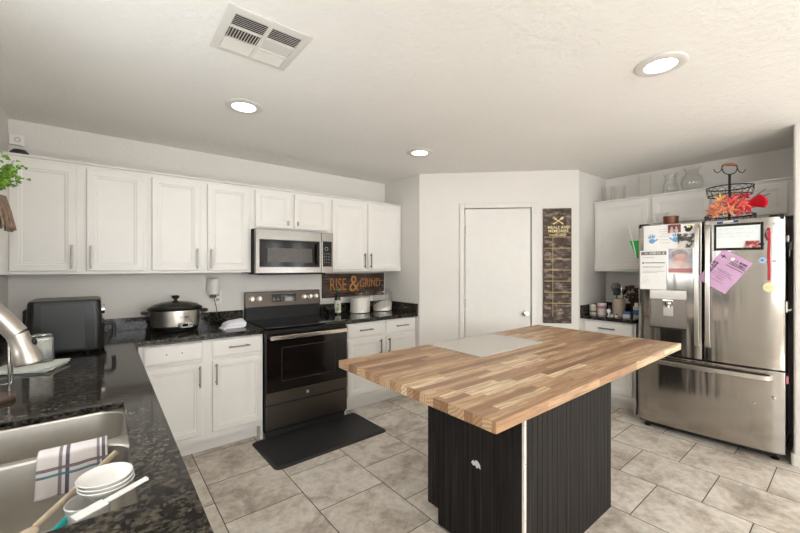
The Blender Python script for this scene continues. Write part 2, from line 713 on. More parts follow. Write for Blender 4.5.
def towel_cloth():
    k = NT('striped_towel')
    sep = k.n('ShaderNodeSeparateXYZ')
    k.l(k.coord('UV'), sep.inputs[0])
    u, v = sep.outputs[0], sep.outputs[1]

    def band(x, c, w):
        return k.math('LESS_THAN', k.math('ABSOLUTE', k.math('SUBTRACT', x, c)), w)
    c = rgb((216, 208, 205))
    col = None
    cur = c
    for src, pos, w, cc in ((u, 0.32, 0.025, (120, 108, 112)), (u, 0.42, 0.028, (62, 56, 78)), (u, 0.86, 0.022, (120, 108, 112)), (u, 0.94, 0.026, (62, 56, 78)),
                            (v, 0.66, 0.02, (110, 98, 104)), (v, 0.74, 0.016, (58, 120, 132)), (v, 0.30, 0.018, (58, 120, 132)), (v, 0.22, 0.018, (110, 98, 104))):
        cur = k.mix(k.math('MULTIPLY', band(src, pos, w), 0.9), cur, rgb(cc))
    k.l(cur, k.b.inputs['Base Color'])
    k.b.inputs['Roughness'].default_value = 0.95
    n1 = k.n('ShaderNodeTexNoise', Scale=420.0, Detail=2.0)
    k.l(k.coord(), n1.inputs['Vector'])
    k.bump(n1.outputs['Fac'], 0.5, 0.002)
    return k.m


def photo_print(name, stops, scale=14.0):
    k = NT(name)
    n1 = k.n('ShaderNodeTexNoise', Scale=scale, Detail=2.0)
    k.l(k.coord(), n1.inputs['Vector'])
    k.l(k.ramp(n1.outputs['Fac'], [(p, rgb(c)) for p, c in stops]), k.b.inputs['Base Color'])
    k.b.inputs['Roughness'].default_value = 0.35
    return k.m


M_TILE = floor_tiles()
M_BUTCHER = butcher_block()
M_BEAD = black_beadboard()

# ------------------------------------------------------------------ the room
H = 2.44
structure('floor', MB().box(-0.65, 6.15, -4.6, 3.85, -0.1, 0.0), M_TILE, smooth=0)
structure('ceiling', MB().box(-0.65, 6.15, -4.6, 3.85, H, H + 0.1), M_CEIL, smooth=0)
structure('wall_back', MB().box(-0.605, 4.68, 3.668, 3.80, 0.0, H), M_WALL, smooth=0)


def wall_with_holes(axis, c0, c1, a0, a1, holes):
    """wall slab; axis 'x': thickness c0..c1 in x and runs a0..a1 in y; holes (lo, hi, z0, z1)"""
    mb = MB()

    def bx(lo, hi, z0, z1):
        if hi - lo < 1e-4 or z1 - z0 < 1e-4:
            return
        if axis == 'x':
            mb.box(c0, c1, lo, hi, z0, z1)
        else:
            mb.box(lo, hi, c0, c1, z0, z1)
    p = a0
    for lo, hi, z0, z1 in holes:
        bx(p, lo, 0, H)
        bx(lo, hi, 0, z0)
        bx(lo, hi, z1, H)
        p = hi
    bx(p, a1, 0, H)
    return mb


structure('wall_left', wall_with_holes('x', -0.605, -0.505, -4.5, 3.668, [(-3.4, -1.4, 0.90, 2.10), (0.90, 2.00, 1.15, 2.10)]), M_WALL, smooth=0)
structure('wall_rear', wall_with_holes('y', -4.5, -4.4, -0.605, 6.1, [(0.0, 2.4, 1.0, 2.35), (3.83, 4.13, 0.40, 2.20), (4.55, 4.85, 0.40, 2.20)]), M_WALL, smooth=0)
structure('wall_living', wall_with_holes('x', 6.0, 6.1, -4.4, 0.30, [(-3.0, -1.0, 0.65, 2.15)]), M_WALL, smooth=0)
# pantry in the corner: a return, the diagonal wall with its door, a second return
structure('wall_pantry_left', MB().prism([(2.71, 3.668), (2.71, 3.03), (2.78, 3.08), (2.80, 3.12), (2.80, 3.668)], 0, H), M_WALL, smooth=0)
structure('wall_pantry_right', MB().prism([(3.893, 1.860), (4.58, 1.860), (4.58, 1.96), (3.99, 1.96), (3.955, 1.93)], 0, H), M_WALL, smooth=0)
DIAG = thing('wall_pantry', None, None, (2.71, 3.03, 0), -PI / 4)
DIAG['kind'] = 'structure'
LD = 1.6735
mb = MB()
mb.box(0.0, 0.489, 0, 0.1, 0, H)
mb.box(1.190, LD, 0, 0.1, 0, H)
mb.box(0.489, 1.190, 0, 0.1, 2.053, H)
mesh_object('wall_face', mb, M_WALL, DIAG, 0)
structure('wall_right', MB().box(4.58, 4.68, 0.298, 3.668, 0, H), M_WALL, smooth=0)
mb = MB()
mb.prism(rrect(4.925, 0.21, 2.15, 0.18, 0.018, 4), 0, H)
structure('wall_fridge_side', mb, M_WALL)
# baseboards
mb = MB()
mb.prism(rrect(4.92, 0.21, 2.165, 0.205, 0.02, 4), 0, 0.085, bev=0.004)
structure('baseboard_fridge_side', mb, M_TRIM)
D2 = thing('baseboard_pantry', None, None, (2.71, 3.03, 0), -PI / 4)
D2['kind'] = 'structure'
mesh_object('board', MB().box(0.005, 0.432, -0.013, -0.0005, 0, 0.085, 0.003).box(1.247, LD - 0.005, -0.013, -0.0005, 0, 0.085, 0.003), M_TRIM, D2)
structure('baseboard_right', MB().box(4.565, 4.5795, 0.31, 1.33, 0, 0.085, 0.003), M_TRIM)

# pantry door in the diagonal wall
DR = thing('door_1', None, None, (2.71, 3.03, 0), -PI / 4)
DR['kind'] = 'structure'
mesh_object('door_leaf', MB().box(0.496, 1.183, 0.006, 0.041, 0.012, 2.046, 0.002), M_TRIM, DR)
mb = MB()
for z in (0.25, 1.03, 1.82):
    mb.tube([(0.493, -0.004, z - 0.045), (0.493, -0.004, z + 0.045)], 0.006, 8)
mesh_object('door_hinge', mb, M_NICKEL, DR)
mb = MB()
mb.lathe([(0, 0), (0.03, 0), (0.03, 0.006), (0.012, 0.012), (0.011, 0.035), (0.024, 0.042), (0.028, 0.055), (0.024, 0.066), (0, 0.07)], n=24,
         M=Matrix.Translation((1.124, 0.0055, 0.925)) @ Matrix.Rotation(PI / 2, 4, 'X'))
mesh_object('door_handle', mb, M_CHROME, DR)
TR = thing('trim_1', None, None, (2.71, 3.03, 0), -PI / 4)
TR['kind'] = 'structure'
mb = MB()
for x0, x1, z0, z1 in ((0.436, 0.488, 0, 2.108), (1.191, 1.243, 0, 2.108), (0.4885, 1.1905, 2.054, 2.108)):
    mb.box(x0, x1, -0.016, -0.0005, z0, z1, 0.004)
mesh_object('casing', mb, M_TRIM, TR)

# unseen windows at the rear, sides and sink, guessed to suit light and reflections
for nm, ax, c, lo, hi, z0, z1, nmul in (('window_1', 'x', -0.555, 0.90, 2.00, 1.15, 2.10, 1), ('window_2', 'y', -4.45, 0.0, 2.4, 1.0, 2.35, 1),
                                         ('added_window_6', 'x', -0.555, -3.4, -1.4, 0.90, 2.10, 2), ('window_3', 'y', -4.45, 3.83, 4.13, 0.40, 2.20, 0), ('window_4', 'x', 6.05, -3.0, -1.0, 0.65, 2.15, 2), ('window_5', 'y', -4.45, 4.55, 4.85, 0.40, 2.20, 0)):  # narrow pair set for microwave reflections; extra left window lights the fridge wall
    w = thing(nm, None, None, (0, 0, 0))
    w['kind'] = 'structure'
    fb, gb = MB(), MB()

    def bx(b, l0, l1, q0, q1, th):
        if ax == 'x':
            b.box(c - th, c + th, l0, l1, q0, q1)
        else:
            b.box(l0, l1, c - th, c + th, q0, q1)
    e = 0.045 if nmul else 0.03
    bx(fb, lo, lo + e, z0, z1, 0.03)
    bx(fb, hi - e, hi, z0, z1, 0.03)
    bx(fb, lo + e, hi - e, z0, z0 + e, 0.03)
    bx(fb, lo + e, hi - e, z1 - e, z1, 0.03)
    mid = (lo + hi) / 2
    if nmul:
        bx(fb, mid - 0.025, mid + 0.025, z0 + e, z1 - e, 0.03)
    if nmul == 2:
        zm = (z0 + z1) / 2
        bx(fb, lo + e, mid - 0.025, zm - 0.02, zm + 0.02, 0.02)
        bx(fb, mid + 0.025, hi - e, zm - 0.02, zm + 0.02, 0.02)
    bx(gb, lo + e, hi - e, z0 + e, z1 - e, 0.003)
    mesh_object('window_frame', fb, M_TRIM, w, 0)
    mesh_object('window_pane', gb, M_PANE, w, 0)


# ------------------------------------------------------------------ cabinets
def panel_door(x0, x1, z0, z1, fw=0.042, t=0.019):
    mb = MB()

    def lp(i, y):
        return [(x0 + i, y, z0 + i), (x1 - i, y, z0 + i), (x1 - i, y, z1 - i), (x0 + i, y, z1 - i)]
    mb.loft([lp(0, t), lp(0, 0.004), lp(0.004, 0.0), lp(fw, 0.0), lp(fw + 0.004, 0.003), lp(fw + 0.014, 0.004), lp(fw + 0.020, 0.008)], True, True)
    return mb


def drawer_front(x0, x1, z0, z1, t=0.019):
    mb = MB()

    def lp(i, y):
        return [(x0 + i, y, z0 + i), (x1 - i, y, z0 + i), (x1 - i, y, z1 - i), (x0 + i, y, z1 - i)]
    mb.loft([lp(0, t), lp(0, 0.007), lp(0.012, 0.001), lp(0.016, 0.0)], True, True)
    return mb


def pull(x, z, vertical=True, ln=0.16):
    mb = MB()
    h = ln / 2
    if vertical:
        mb.box(x - 0.006, x + 0.006, -0.034, -0.024, z - h, z + h, 0.002)
        for q in (-h + 0.02, h - 0.02):
            mb.box(x - 0.005, x + 0.005, -0.026, 0.001, z + q - 0.005, z + q + 0.005)
    else:
        mb.box(x - h, x + h, -0.034, -0.024, z - 0.006, z + 0.006, 0.002)
        for q in (-h + 0.02, h - 0.02):
            mb.box(x + q - 0.005, x + q + 0.005, -0.026, 0.001, z - 0.005, z + 0.005)
    return mb


def upper_cabinet(label, loc, rz, w, d, z0, z1, doors, dz0, dz1, group=None, knob=False):
    t = thing('wall_cabinet', label, 'cabinet', loc, rz, group)
    mesh_object('cabinet_body', MB().box(0.0005, w - 0.0005, 0.02, d, z0, z1 - 0.011, 0.001), M_CAB, t)
    mesh_object('top_moulding', MB().box(0.0005, w - 0.0005, 0.002, d, z1 - 0.0105, z1 + 0.004, 0.003), M_CAB, t)
    for x0, x1, hs in doors:
        dr = mesh_object('door', panel_door(x0, x1, dz0, dz1), M_CAB, t, 20)
        if hs and knob:
            x = x0 + 0.03 if hs < 0 else x1 - 0.03
            mesh_object('knob', MB().box(x - 0.006, x + 0.006, -0.026, 0.001, dz0 + 0.03, dz0 + 0.07, 0.002), M_NICKEL, dr)
        elif hs:
            x = x0 + 0.024 if hs < 0 else x1 - 0.024
            mesh_object('handle', pull(x, dz0 + 0.095), M_PULL, dr)
    return t


def base_cabinet(label, loc, rz, w, d, doors, drawers, holes=None, group=None, toe=0.108):
    """hollow carcass so a sink can drop in; front plane of doors at local y = 0"""
    t = thing('base_cabinet', label, 'cabinet', loc, rz, group)
    mb = MB()
    mb.box(0.0005, 0.0185, 0.02, d, 0.0, 0.876)
    mb.box(w - 0.0185, w - 0.0005, 0.02, d, 0.0, 0.876)
    mb.box(0.0185, w - 0.0185, 0.04, d, 0.11, 0.128)
    mb.box(0.0185, w - 0.0185, d - 0.012, d, 0.128, 0.876)
    mesh_object('cabinet_body', mb, M_CAB, t, 0)
    fb = MB()
    fb.box(0.0185, w - 0.0185, 0.02, 0.0395, 0.115, 0.876)
    mesh_object('face_frame', fb, M_CAB, t, 0)
    mesh_object('toe_board', MB().box(0.0, w, toe - 0.07, toe - 0.06 + 0.01, 0.0, 0.112), M_CAB, t, 0) if False else None
    mesh_object('toe_board', MB().box(0.019, w - 0.019, toe, toe + 0.015, 0.0, 0.1095), M_CAB, t, 0)
    for x0, x1, hs in doors:
        dr = mesh_object('door', panel_door(x0, x1, 0.165, 0.708), M_CAB, t, 20)
        if hs:
            x = x0 + 0.024 if hs < 0 else x1 - 0.024
            mesh_object('handle', pull(x, 0.708 - 0.10), M_PULL, dr)
    for i, (x0, x1) in enumerate(drawers):
        dr = mesh_object('drawer', drawer_front(x0, x1, 0.728, 0.862), M_CAB, t, 20)
        if holes == i:
            for q in (-0.048, 0.048):
                mesh_object('screw_hole', MB().lathe([(0, 0), (0.0045, 0), (0.0045, 0.0015), (0, 0.002)], n=10, M=Matrix.Translation(((x0 + x1) / 2 + q, 0.0003, 0.797)) @ Matrix.Rotation(PI / 2, 4, 'X')), M_BLACKMAT, dr)
        else:
            mesh_object('handle', pull((x0 + x1) / 2, 0.80, False), M_PULL, dr)
    return t


UG = 'white wall cabinets along the back wall'
ZB, ZT = 1.372, 2.134
upper_cabinet('white double wall cabinet in the left corner above the black air fryer', (-0.503, 3.33, 0), 0, 0.768, 0.336, ZB, ZT,
              [(0.045, 0.366, 1), (0.416, 0.743, -1)], 1.392, 2.098, UG)
upper_cabinet('white double wall cabinet above the slow cooker, left of the microwave', (0.265, 3.33, 0), 0, 0.750, 0.336, ZB, ZT,
              [(0.024, 0.349, 1), (0.402, 0.728, -1)], 1.392, 2.098, UG)
upper_cabinet('short white wall cabinet with two small doors right above the microwave', (1.015, 3.33, 0), 0, 0.760, 0.336, 1.756, ZT,
              [(0.032, 0.357, 1), (0.392, 0.735, -1)], 1.775, 2.098, UG, knob=True)
upper_cabinet('white double wall cabinet above the flour jars, right of the microwave', (1.775, 3.33, 0), 0, 0.932, 0.336, ZB, ZT,
              [(0.028, 0.434, 1), (0.464, 0.908, -1)], 1.392, 2.098, UG)
# local x runs towards -Y on the fridge wall
RG = 'white wall cabinets on the fridge wall'
upper_cabinet('white single-door wall cabinet left of the fridge above the utensil crock', (4.25, 1.857, 0), -PI / 2, 0.542, 0.328, ZB, ZT, [(0.018, 0.524, 0)], 1.392, 2.098, RG)
upper_cabinet('long white wall cabinet with two low doors directly above the fridge', (4.25, 1.315, 0), -PI / 2, 1.008, 0.328, 1.83, ZT, [(0.02, 0.468, 0), (0.492, 0.955, 0)], 1.848, 2.098, RG)

BG = 'white base cabinets along the back wall'
base_cabinet('white base cabinet below the slow cooker, its left drawer missing a handle', (0.19, 3.075, 0), 0, 0.842, 0.585, [(0.028, 0.396, 1), (0.460, 0.836, -1)], [(0.028, 0.396), (0.460, 0.836)], 0, BG)
base_cabinet('white base cabinet with two drawers between range and pantry wall', (1.806, 3.075, 0), 0, 0.902, 0.585, [(0.026, 0.428, 1), (0.488, 0.886, -1)], [(0.026, 0.428), (0.488, 0.886)], None, BG)
base_cabinet('narrow white base cabinet squeezed between pantry wall and fridge', (3.965, 1.857, 0), -PI / 2, 0.510, 0.60, [(0.030, 0.488, 1)], [(0.030, 0.488)])
# the run under the sink, its doors face +X
base_cabinet('white base cabinet with two doors right under the sink', (0.135, 0.80, 0), PI / 2, 1.10, 0.62, [(0.04, 0.53, 1), (0.57, 1.06, -1)], [(0.04, 0.53), (0.57, 1.06)])
base_cabinet('white base cabinet between the sink and the back corner', (0.135, 1.905, 0), PI / 2, 1.10, 0.62, [(0.04, 0.53, 1), (0.57, 1.00, -1)], [(0.04, 0.53), (0.57, 1.00)])

# ------------------------------------------------------------------ worktops
def chain(a, b, n):
    return [a + (b - a) * i / n for i in range(n + 1)]


t = thing('countertop', 'long dark granite L-shaped countertop with the undermount sink', 'countertop', (0, 0, 0))
SX0, SX1, SY0, SY1 = -0.375, 0.060, 0.975, 1.735
xs = [-0.5035, SX0, SX1, 0.166, 1.0325]
ys = [0.62, SY0, SY1, 3.05, 3.6665]


def keep(x, y):
    if SX0 < x < SX1 and SY0 < y < SY1:
        return False
    return x < 0.166 or y > 3.05


slab = MB().hollow_grid(xs, ys, keep, 0.892, 0.914, 0.003)
E = 0.03
xs2 = [-0.5035, SX0 - E, SX1 + E, 0.166, 1.0325]
ys2 = [0.62, SY0 - E, SY1 + E, 3.05, 3.6665]
slab.hollow_grid(xs2, ys2, lambda x, y: (x < 0.166 or y > 3.05) and not (SX0 - E < x < SX1 + E and SY0 - E < y < SY1 + E), 0.8765, 0.8919)
mesh_object('worktop', slab, M_GRANITE, t)
mb = MB()
mb.box(-0.5035, 1.0325, 3.647, 3.6665, 0.9142, 1.015, 0.002)
mb.box(-0.5035, -0.4845, 0.62, 3.6465, 0.9142, 1.015, 0.002)
mesh_object('backsplash', mb, M_GRANITE, t)

t = thing('countertop', 'short dark granite countertop right of the range, holding the flour jars', 'countertop', (0, 0, 0))
mesh_object('worktop', MB().box(1.8045, 2.7085, 3.05, 3.6665, 0.8765, 0.914, 0.004), M_GRANITE, t)
mesh_object('backsplash', MB().box(1.8045, 2.7085, 3.647, 3.6665, 0.9142, 1.015, 0.002).box(2.689, 2.7085, 3.052, 3.6465, 0.9142, 1.015, 0.002), M_GRANITE, t)

t = thing('countertop', 'small dark granite countertop beside the fridge, holding the utensil crock', 'countertop', (0, 0, 0))
mesh_object('worktop', MB().box(3.94, 4.5785, 1.345, 1.8585, 0.8765, 0.914, 0.004), M_GRANITE, t)
mesh_object('backsplash', MB().box(3.942, 4.559, 1.839, 1.8585, 0.9142, 1.015, 0.002).box(4.5595, 4.5785, 1.345, 1.8585, 0.9142, 1.015, 0.002), M_GRANITE, t)

# ------------------------------------------------------------------ sink
M_SINK = plain('satin_sink_steel', (200, 195, 187), rough=0.38, metal=1.0, var=0.04, vscale=30)
SINK = thing('sink', 'stainless steel double-bowl undermount sink in the granite counter', 'sink', (0, 0, 0))
DIVY = 1.43


def bowl(y0, y1, depth, gap0, gap1):
    mb = MB()
    cx, w = (SX0 + SX1) / 2, SX1 - SX0
    lo, hi = y0 + gap0, y1 - gap1
    cy, h = (lo + hi) / 2, hi - lo

    def R(z, ins, r):
        return [(p[0], p[1], z) for p in rrect(cx, cy, w - 2 * ins, h - 2 * ins, r, 6)]
    fl = [(p[0], p[1], 0.8912) for p in rrect(cx, (y0 + y1) / 2, w + 0.024, y1 - y0, 0.004, 6)]
    mb.loft([fl, R(0.8912, -0.006, 0.064), R(0.884, 0.0, 0.07), R(depth + 0.03, 0.010, 0.075), R(depth + 0.008, 0.018, 0.07), R(depth, 0.04, 0.05)], False, True)
    return mb


mesh_object('basin', bowl(DIVY, SY1 + 0.012, 0.690, 0.016, 0.012), M_SINK, SINK, 40)
mesh_object('basin', bowl(SY0 - 0.012, DIVY, 0.690, 0.012, 0.016), M_SINK, SINK, 40)
for y in (1.58, 1.20):
    mesh_object('drain', MB().lathe([(0, 0.003), (0.03, 0.003), (0.042, 0.006), (0.045, 0.001), (0.045, 0)], c=((SX0 + SX1) / 2 - 0.02, y, 0.691), n=24), M_CHROME, SINK)

# faucet
FA = thing('faucet', 'brushed steel pull-down faucet arching over the sink', 'faucet', (-0.43, 1.30, 0.9145))
mesh_object('faucet_base', MB().lathe([(0, 0), (0.03, 0), (0.03, 0.008), (0.024, 0.014), (0.024, 0.12), (0.020, 0.13), (0, 0.13)], n=24), M_NICKEL, FA)
pth = [(0, 0, 0.125), (0.0, 0, 0.26), (0.004, 0, 0.35), (0.030, 0, 0.425), (0.075, 0, 0.462), (0.125, 0, 0.468), (0.175, 0, 0.447), (0.215, 0, 0.412), (0.245, 0, 0.374), (0.2655, 0, 0.342)]


def smooth_path(p, n=5):
    out = []
    P = [Vector(q) for q in p]
    for i in range(len(P) - 1):
        a, b, c, d = P[max(i - 1, 0)], P[i], P[i + 1], P[min(i + 2, len(P) - 1)]
        for j in range(n):
            s = j / n
            out.append(0.5 * ((2 * b) + (c - a) * s + (2 * a - 5 * b + 4 * c - d) * s * s + (3 * b - a - 3 * c + d) * s ** 3))
    out.append(P[-1])
    return out


mesh_object('spout', MB().tube(smooth_path(pth), [0.019, 0.020, 0.021, 0.022], 20), M_NICKEL, FA)
mesh_object('spray_head', MB().tube(smooth_path([(0.266, 0, 0.341), (0.272, 0, 0.322), (0.279, 0, 0.300), (0.286, 0, 0.274), (0.288, 0, 0.266)], 3), [0.0215, 0.021, 0.0225, 0.0265, 0.028, 0.027], 24), M_NICKEL, FA)
mesh_object('spray_button', MB().ball((0.297, -0.004, 0.318), (0.006, 0.008, 0.009), 12), M_BLACK, FA)
mesh_object('lever', MB().tube([(0, -0.02, 0.10), (0.0, -0.05, 0.115), (0.005, -0.10, 0.15)], [0.010, 0.007, 0.006], 10), M_NICKEL, FA)

# ------------------------------------------------------------------ range
RG_ = thing('range', 'slate grey electric range with black glass top and backguard knobs', 'range', (1.0375, 3.03, 0))
RW = 0.763
mesh_object('body', MB().box(0.003, RW - 0.003, 0.032, 0.612, 0.05, 0.893, 0.002), M_BLACK, RG_)
ct = mesh_object('cooktop', MB().box(0.0, RW, 0.0, 0.548, 0.894, 0.921, 0.005), M_COOKTOP, RG_)
M_MARK = plain('burner_print', (58, 55, 53), rough=0.2, var=0.05)
for cx, cy, r in ((0.20, 0.15, 0.105), (0.56, 0.15, 0.08), (0.20, 0.40, 0.075), (0.56, 0.40, 0.10)):
    mesh_object('burner_ring', MB().lathe([(r, 0), (r + 0.003, 0), (r + 0.003, 0.0005), (r, 0.0005), (r, 0)], c=(cx, cy, 0.9211), n=48), M_MARK, ct)
od = mesh_object('oven_door', MB().box(0.004, RW - 0.004, 0.002, 0.030, 0.382, 0.872, 0.003), M_DARKGLASS, RG_)
wb = MB()
for x0, x1, z0, z1 in ((0.13, 0.633, 0.742, 0.747), (0.13, 0.633, 0.463, 0.468), (0.13, 0.135, 0.468, 0.742), (0.628, 0.633, 0.468, 0.742)):
    wb.box(x0, x1, 0.0008, 0.0022, z0, z1)
mesh_object('window_border', wb, plain('oven_window_line', (52, 44, 40), rough=0.3), od, 0)
db = mesh_object('door_band', MB().box(0.004, RW - 0.004, 0.0, 0.030, 0.287, 0.381, 0.003), M_SLATE, od)
hb = MB()
hb.bar([(0.022, -0.046, 0.838), (0.12, -0.050, 0.838), (RW / 2, -0.054, 0.838), (RW - 0.12, -0.050, 0.838), (RW - 0.022, -0.046, 0.838)], 0.034, 0.016, (0, 0, 1))
for x in (0.035, RW - 0.035):
    hb.box(x - 0.012, x + 0.012, -0.044, 0.003, 0.826, 0.850, 0.003)
mesh_object('handle', hb, brushed('bright_handle_steel', (205, 194, 180), 0.25), od)
lg = MB()
lg.lathe([(0, 0.0), (0.0125, 0), (0.0125, 0.0016), (0.0105, 0.002), (0, 0.002)], n=24, M=Matrix.Translation((0.362, -0.0004, 0.333)) @ Matrix.Rotation(PI / 2, 4, 'X'))
mesh_object('emblem', lg, plain('emblem_silver', (205, 200, 192), rough=0.3, metal=0.8), od)
lg = MB()
Me = face_M(0.362, -0.0025, 0.333)
for s in (-1, 1):
    lg.tube([(s * 0.0012 + 0.004 * s + 0.0032 * math.cos(a), 0.0032 * math.sin(a), 0.0) for a in [q * PI / 6 for q in range(10)]], 0.0006, 5, M=Me)
mesh_object('emblem_script', lg, M_INK, od)
mesh_object('storage_drawer', MB().box(0.004, RW - 0.004, 0.0, 0.030, 0.078, 0.268, 0.004), M_SLATE, RG_)
mesh_object('drawer_gap_shade', MB().box(0.006, RW - 0.006, 0.006, 0.031, 0.269, 0.286), M_BLACKMAT, RG_)  # black strip stands in for the shade in the gap above the drawer
for x in (0.05, RW - 0.05):
    for y in (0.10, 0.56):
        mesh_object('foot', MB().lathe([(0, 0), (0.02, 0), (0.02, 0.012), (0.012, 0.02), (0.012, 0.051), (0, 0.051)], c=(x, y, 0.0005), n=14), M_BLACK, RG_)
mesh_object('kick_plate', MB().box(0.01, RW - 0.01, 0.040, 0.050, 0.008, 0.0495), M_BLACKMAT, RG_, 0)
mesh_object('riser', MB().box(0.002, RW - 0.002, 0.562, 0.612, 0.8935, 1.034, 0.004), M_BLACK, RG_)
gM = Matrix.Translation((0, 0.552, 1.034)) @ Matrix.Rotation(math.radians(-6), 4, 'X')
bgd = mesh_object('backguard', MB().box(0.0, RW, 0.0, 0.042, 0.0, 0.150, 0.008, M=gM), M_SLATE, RG_)
dp = mesh_object('display', MB().box(0.248, 0.492, -0.002, 0.004, 0.046, 0.118, 0.001, M=gM), M_COOKTOP, RG_)
pb = MB()
gF = gM @ Matrix.Translation((0, -0.0025, 0)) @ Matrix.Rotation(PI / 2, 4, 'X')
join(pb, glyphs(0.345, 0.40, 0.098, 0.016, 5, -0.0023), gM)
for i in range(6):
    pb.box(0.262 + i * 0.039, 0.282 + i * 0.039, -0.0028, -0.0022, 0.062, 0.066, M=gM)
    pb.box(0.262 + i * 0.039, 0.274 + i * 0.039, -0.0028, -0.0022, 0.078, 0.081, M=gM)
pb2 = mesh_object('button_print', pb, plain('pale_print', (150, 152, 156), rough=0.5), dp)
for x in (0.058, 0.127, 0.580, 0.647, 0.712):
    kM = gM @ Matrix.Translation((x, 0, 0.083)) @ Matrix.Rotation(PI / 2, 4, 'X')
    kn = MB().lathe([(0, 0), (0.025, 0.0), (0.025, 0.004), (0.020, 0.006), (0.019, 0.022), (0.017, 0.025), (0, 0.025)], n=24, M=kM)
    kn.box(-0.004, 0.004, -0.019, 0.019, 0.02, 0.031, 0.0015, M=kM)
    mesh_object('knob', kn, plain('knob_steel', (206, 198, 188), rough=0.28, metal=0.9), RG_)
mesh_object('lock_button', MB().lathe([(0, 0), (0.007, 0), (0.006, 0.003), (0, 0.003)], n=14, M=gM @ Matrix.Translation((0.225, 0, 0.078)) @ Matrix.Rotation(PI / 2, 4, 'X')), M_BLACK, RG_)

# ------------------------------------------------------------------ microwave
M_MWSTEEL = brushed('microwave_steel', (150, 146, 142), 0.2, 'x', 0.05)
MW = thing('microwave', 'stainless over-the-range microwave with black window', 'microwave', (1.021, 3.25, 1.362))
mw, mh = 0.748, 0.392
mesh_object('body', MB().box(0.0, mw, 0.03, 0.414, 0.0, mh, 0.002), M_BLACKMAT, MW)
dd = MB()
# door frame ring with a recessed window
x0, x1 = 0.0, 0.622


def rl(i0, i1, k0, k1, y):
    return [(i0, y, k0), (i1, y, k0), (i1, y, k1), (i0, y, k1)]


dd.loft([rl(x0, x1, 0.001, mh - 0.001, 0.029), rl(x0, x1, 0.001, mh - 0.001, 0.004), rl(x0 + 0.004, x1 - 0.004, 0.005, mh - 0.005, 0.0),
         rl(0.034, x1 - 0.020, 0.056, 0.302, 0.0), rl(0.036, x1 - 0.022, 0.058, 0.300, 0.004)], True, True)
md = mesh_object('door', dd, M_MWSTEEL, MW, 20)
mesh_object('window', MB().box(0.037, x1 - 0.023, 0.001, 0.0035, 0.059, 0.299, 0.0008), M_DARKGLASS, md)
mesh_object('window_mesh', MB().box(0.105, 0.525, 0.0, 0.0012, 0.10, 0.228, 0.0003), plain('oven_mesh', (72, 64, 58), rough=0.25, var=0.2, vscale=40), md)
mesh_object('handle', MB().bar([(0.575, 0.001, 0.085), (0.575, -0.022, 0.10), (0.575, -0.026, 0.18), (0.575, -0.022, 0.262), (0.575, 0.001, 0.277)], 0.024, 0.012, (1, 0, 0)), M_BLACK, md)
mp = mesh_object('control_panel', MB().box(x1 + 0.003, mw, 0.0, 0.029, 0.001, mh - 0.001, 0.003), M_MWSTEEL, MW)
mesh_object('keypad', MB().box(x1 + 0.014, mw - 0.016, -0.0012, 0.002, 0.062, 0.306, 0.0006), M_COOKTOP, mp)
kb = MB()
kM = face_M(0, -0.002, 0)
kb.tube([(0.675 + 0.016 * math.cos(a), 0.235 + 0.016 * math.sin(a), 0) for a in [2 * PI * q / 20 for q in range(20)]], 0.0016, 5, True, M=kM)
for r in range(4):
    for c in range(3):
        text_into(kb, str(1 + r * 3 + c) if r < 3 else '*0#'[c], 0.018, kM @ Matrix.Translation((0.653 + c * 0.024, 0.185 - r * 0.028, 0)), 0.0002)
mesh_object('keypad_print', kb, plain('keypad_white', (190, 190, 190), rough=0.5), mp, 0)
mesh_object('vent_grille', MB().box(0.05, mw - 0.05, 0.06, 0.36, -0.012, -0.0003, 0.004), M_BLACK, MW)

# ------------------------------------------------------------------ floor mat
t = thing('floor_mat', 'black anti-fatigue mat lying on the tiles before the range', 'mat', (1.425, 2.812, 0.0005), math.radians(1.2))
mb = MB()
mb.loft([[(p[0], p[1], z) for p in rrect(0, 0, 0.985 - 2 * i, 0.53 - 2 * i, 0.045 - i, 6)] for z, i in ((0, 0), (0.003, 0), (0.014, 0.018), (0.015, 0.022))], True, True)
mesh_object('mat_pad', mb, plain('black_rubber', (34, 33, 33), rough=0.6, var=0.12, bump=0.3, bscale=350), t)

# ------------------------------------------------------------------ island
IS = thing('kitchen_island', 'black beadboard kitchen island base under the butcher block top', 'island', (0, 0, 0))
IX0, IX1, IY0, IY1 = 1.445, 2.344, 0.924, 1.543
mesh_object('cabinet_body', MB().prism([(IX0 + 0.014, IY0 + 0.014), (IX1 - 0.014, IY0 + 0.014), (IX1 - 0.014, IY1 - 0.02), (IX0 + 0.014, IY1 - 0.02)], 0.0885, 0.872)
            .box(IX0 + 0.014, IX1 - 0.014, IY0 + 0.014, IY1 - 0.085, 0.0, 0.088), M_BLACKMAT, IS, 0)


def beadboard(L, z0, z1, notch=None):
    """grooved board, local: runs 0..L in x, front face at y=0 looking -y"""
    pts = []
    n = round(L / 0.0435)
    st = L / n
    pts.append((0, 0))
    for i in range(1, n):
        x = i * st
        pts += [(x - 0.002, 0), (x - 0.0008, 0.0018), (x + 0.0008, 0.0018), (x + 0.002, 0)]
    pts += [(L, 0), (L, 0.0125), (0, 0.0125)]
    mb = MB()
    if notch is None:
        mb.prism(pts, z0, z1)
        return mb
    # board whose far-left corner is notched for the toe space
    k = [p for p in pts]
    cut = notch[0]
    left = [p for p in pts if p[0] <= cut and p[1] < 0.01] + [(cut, 0), (cut, 0.0125), (0, 0.0125)]
    right = [(cut, 0)] + [p for p in pts if p[0] > cut and p[1] < 0.01] + [(L, 0.0125), (cut, 0.0125)]
    mb.prism(left, notch[1], z1)
    mb.prism(right, z0, z1)
    return mb


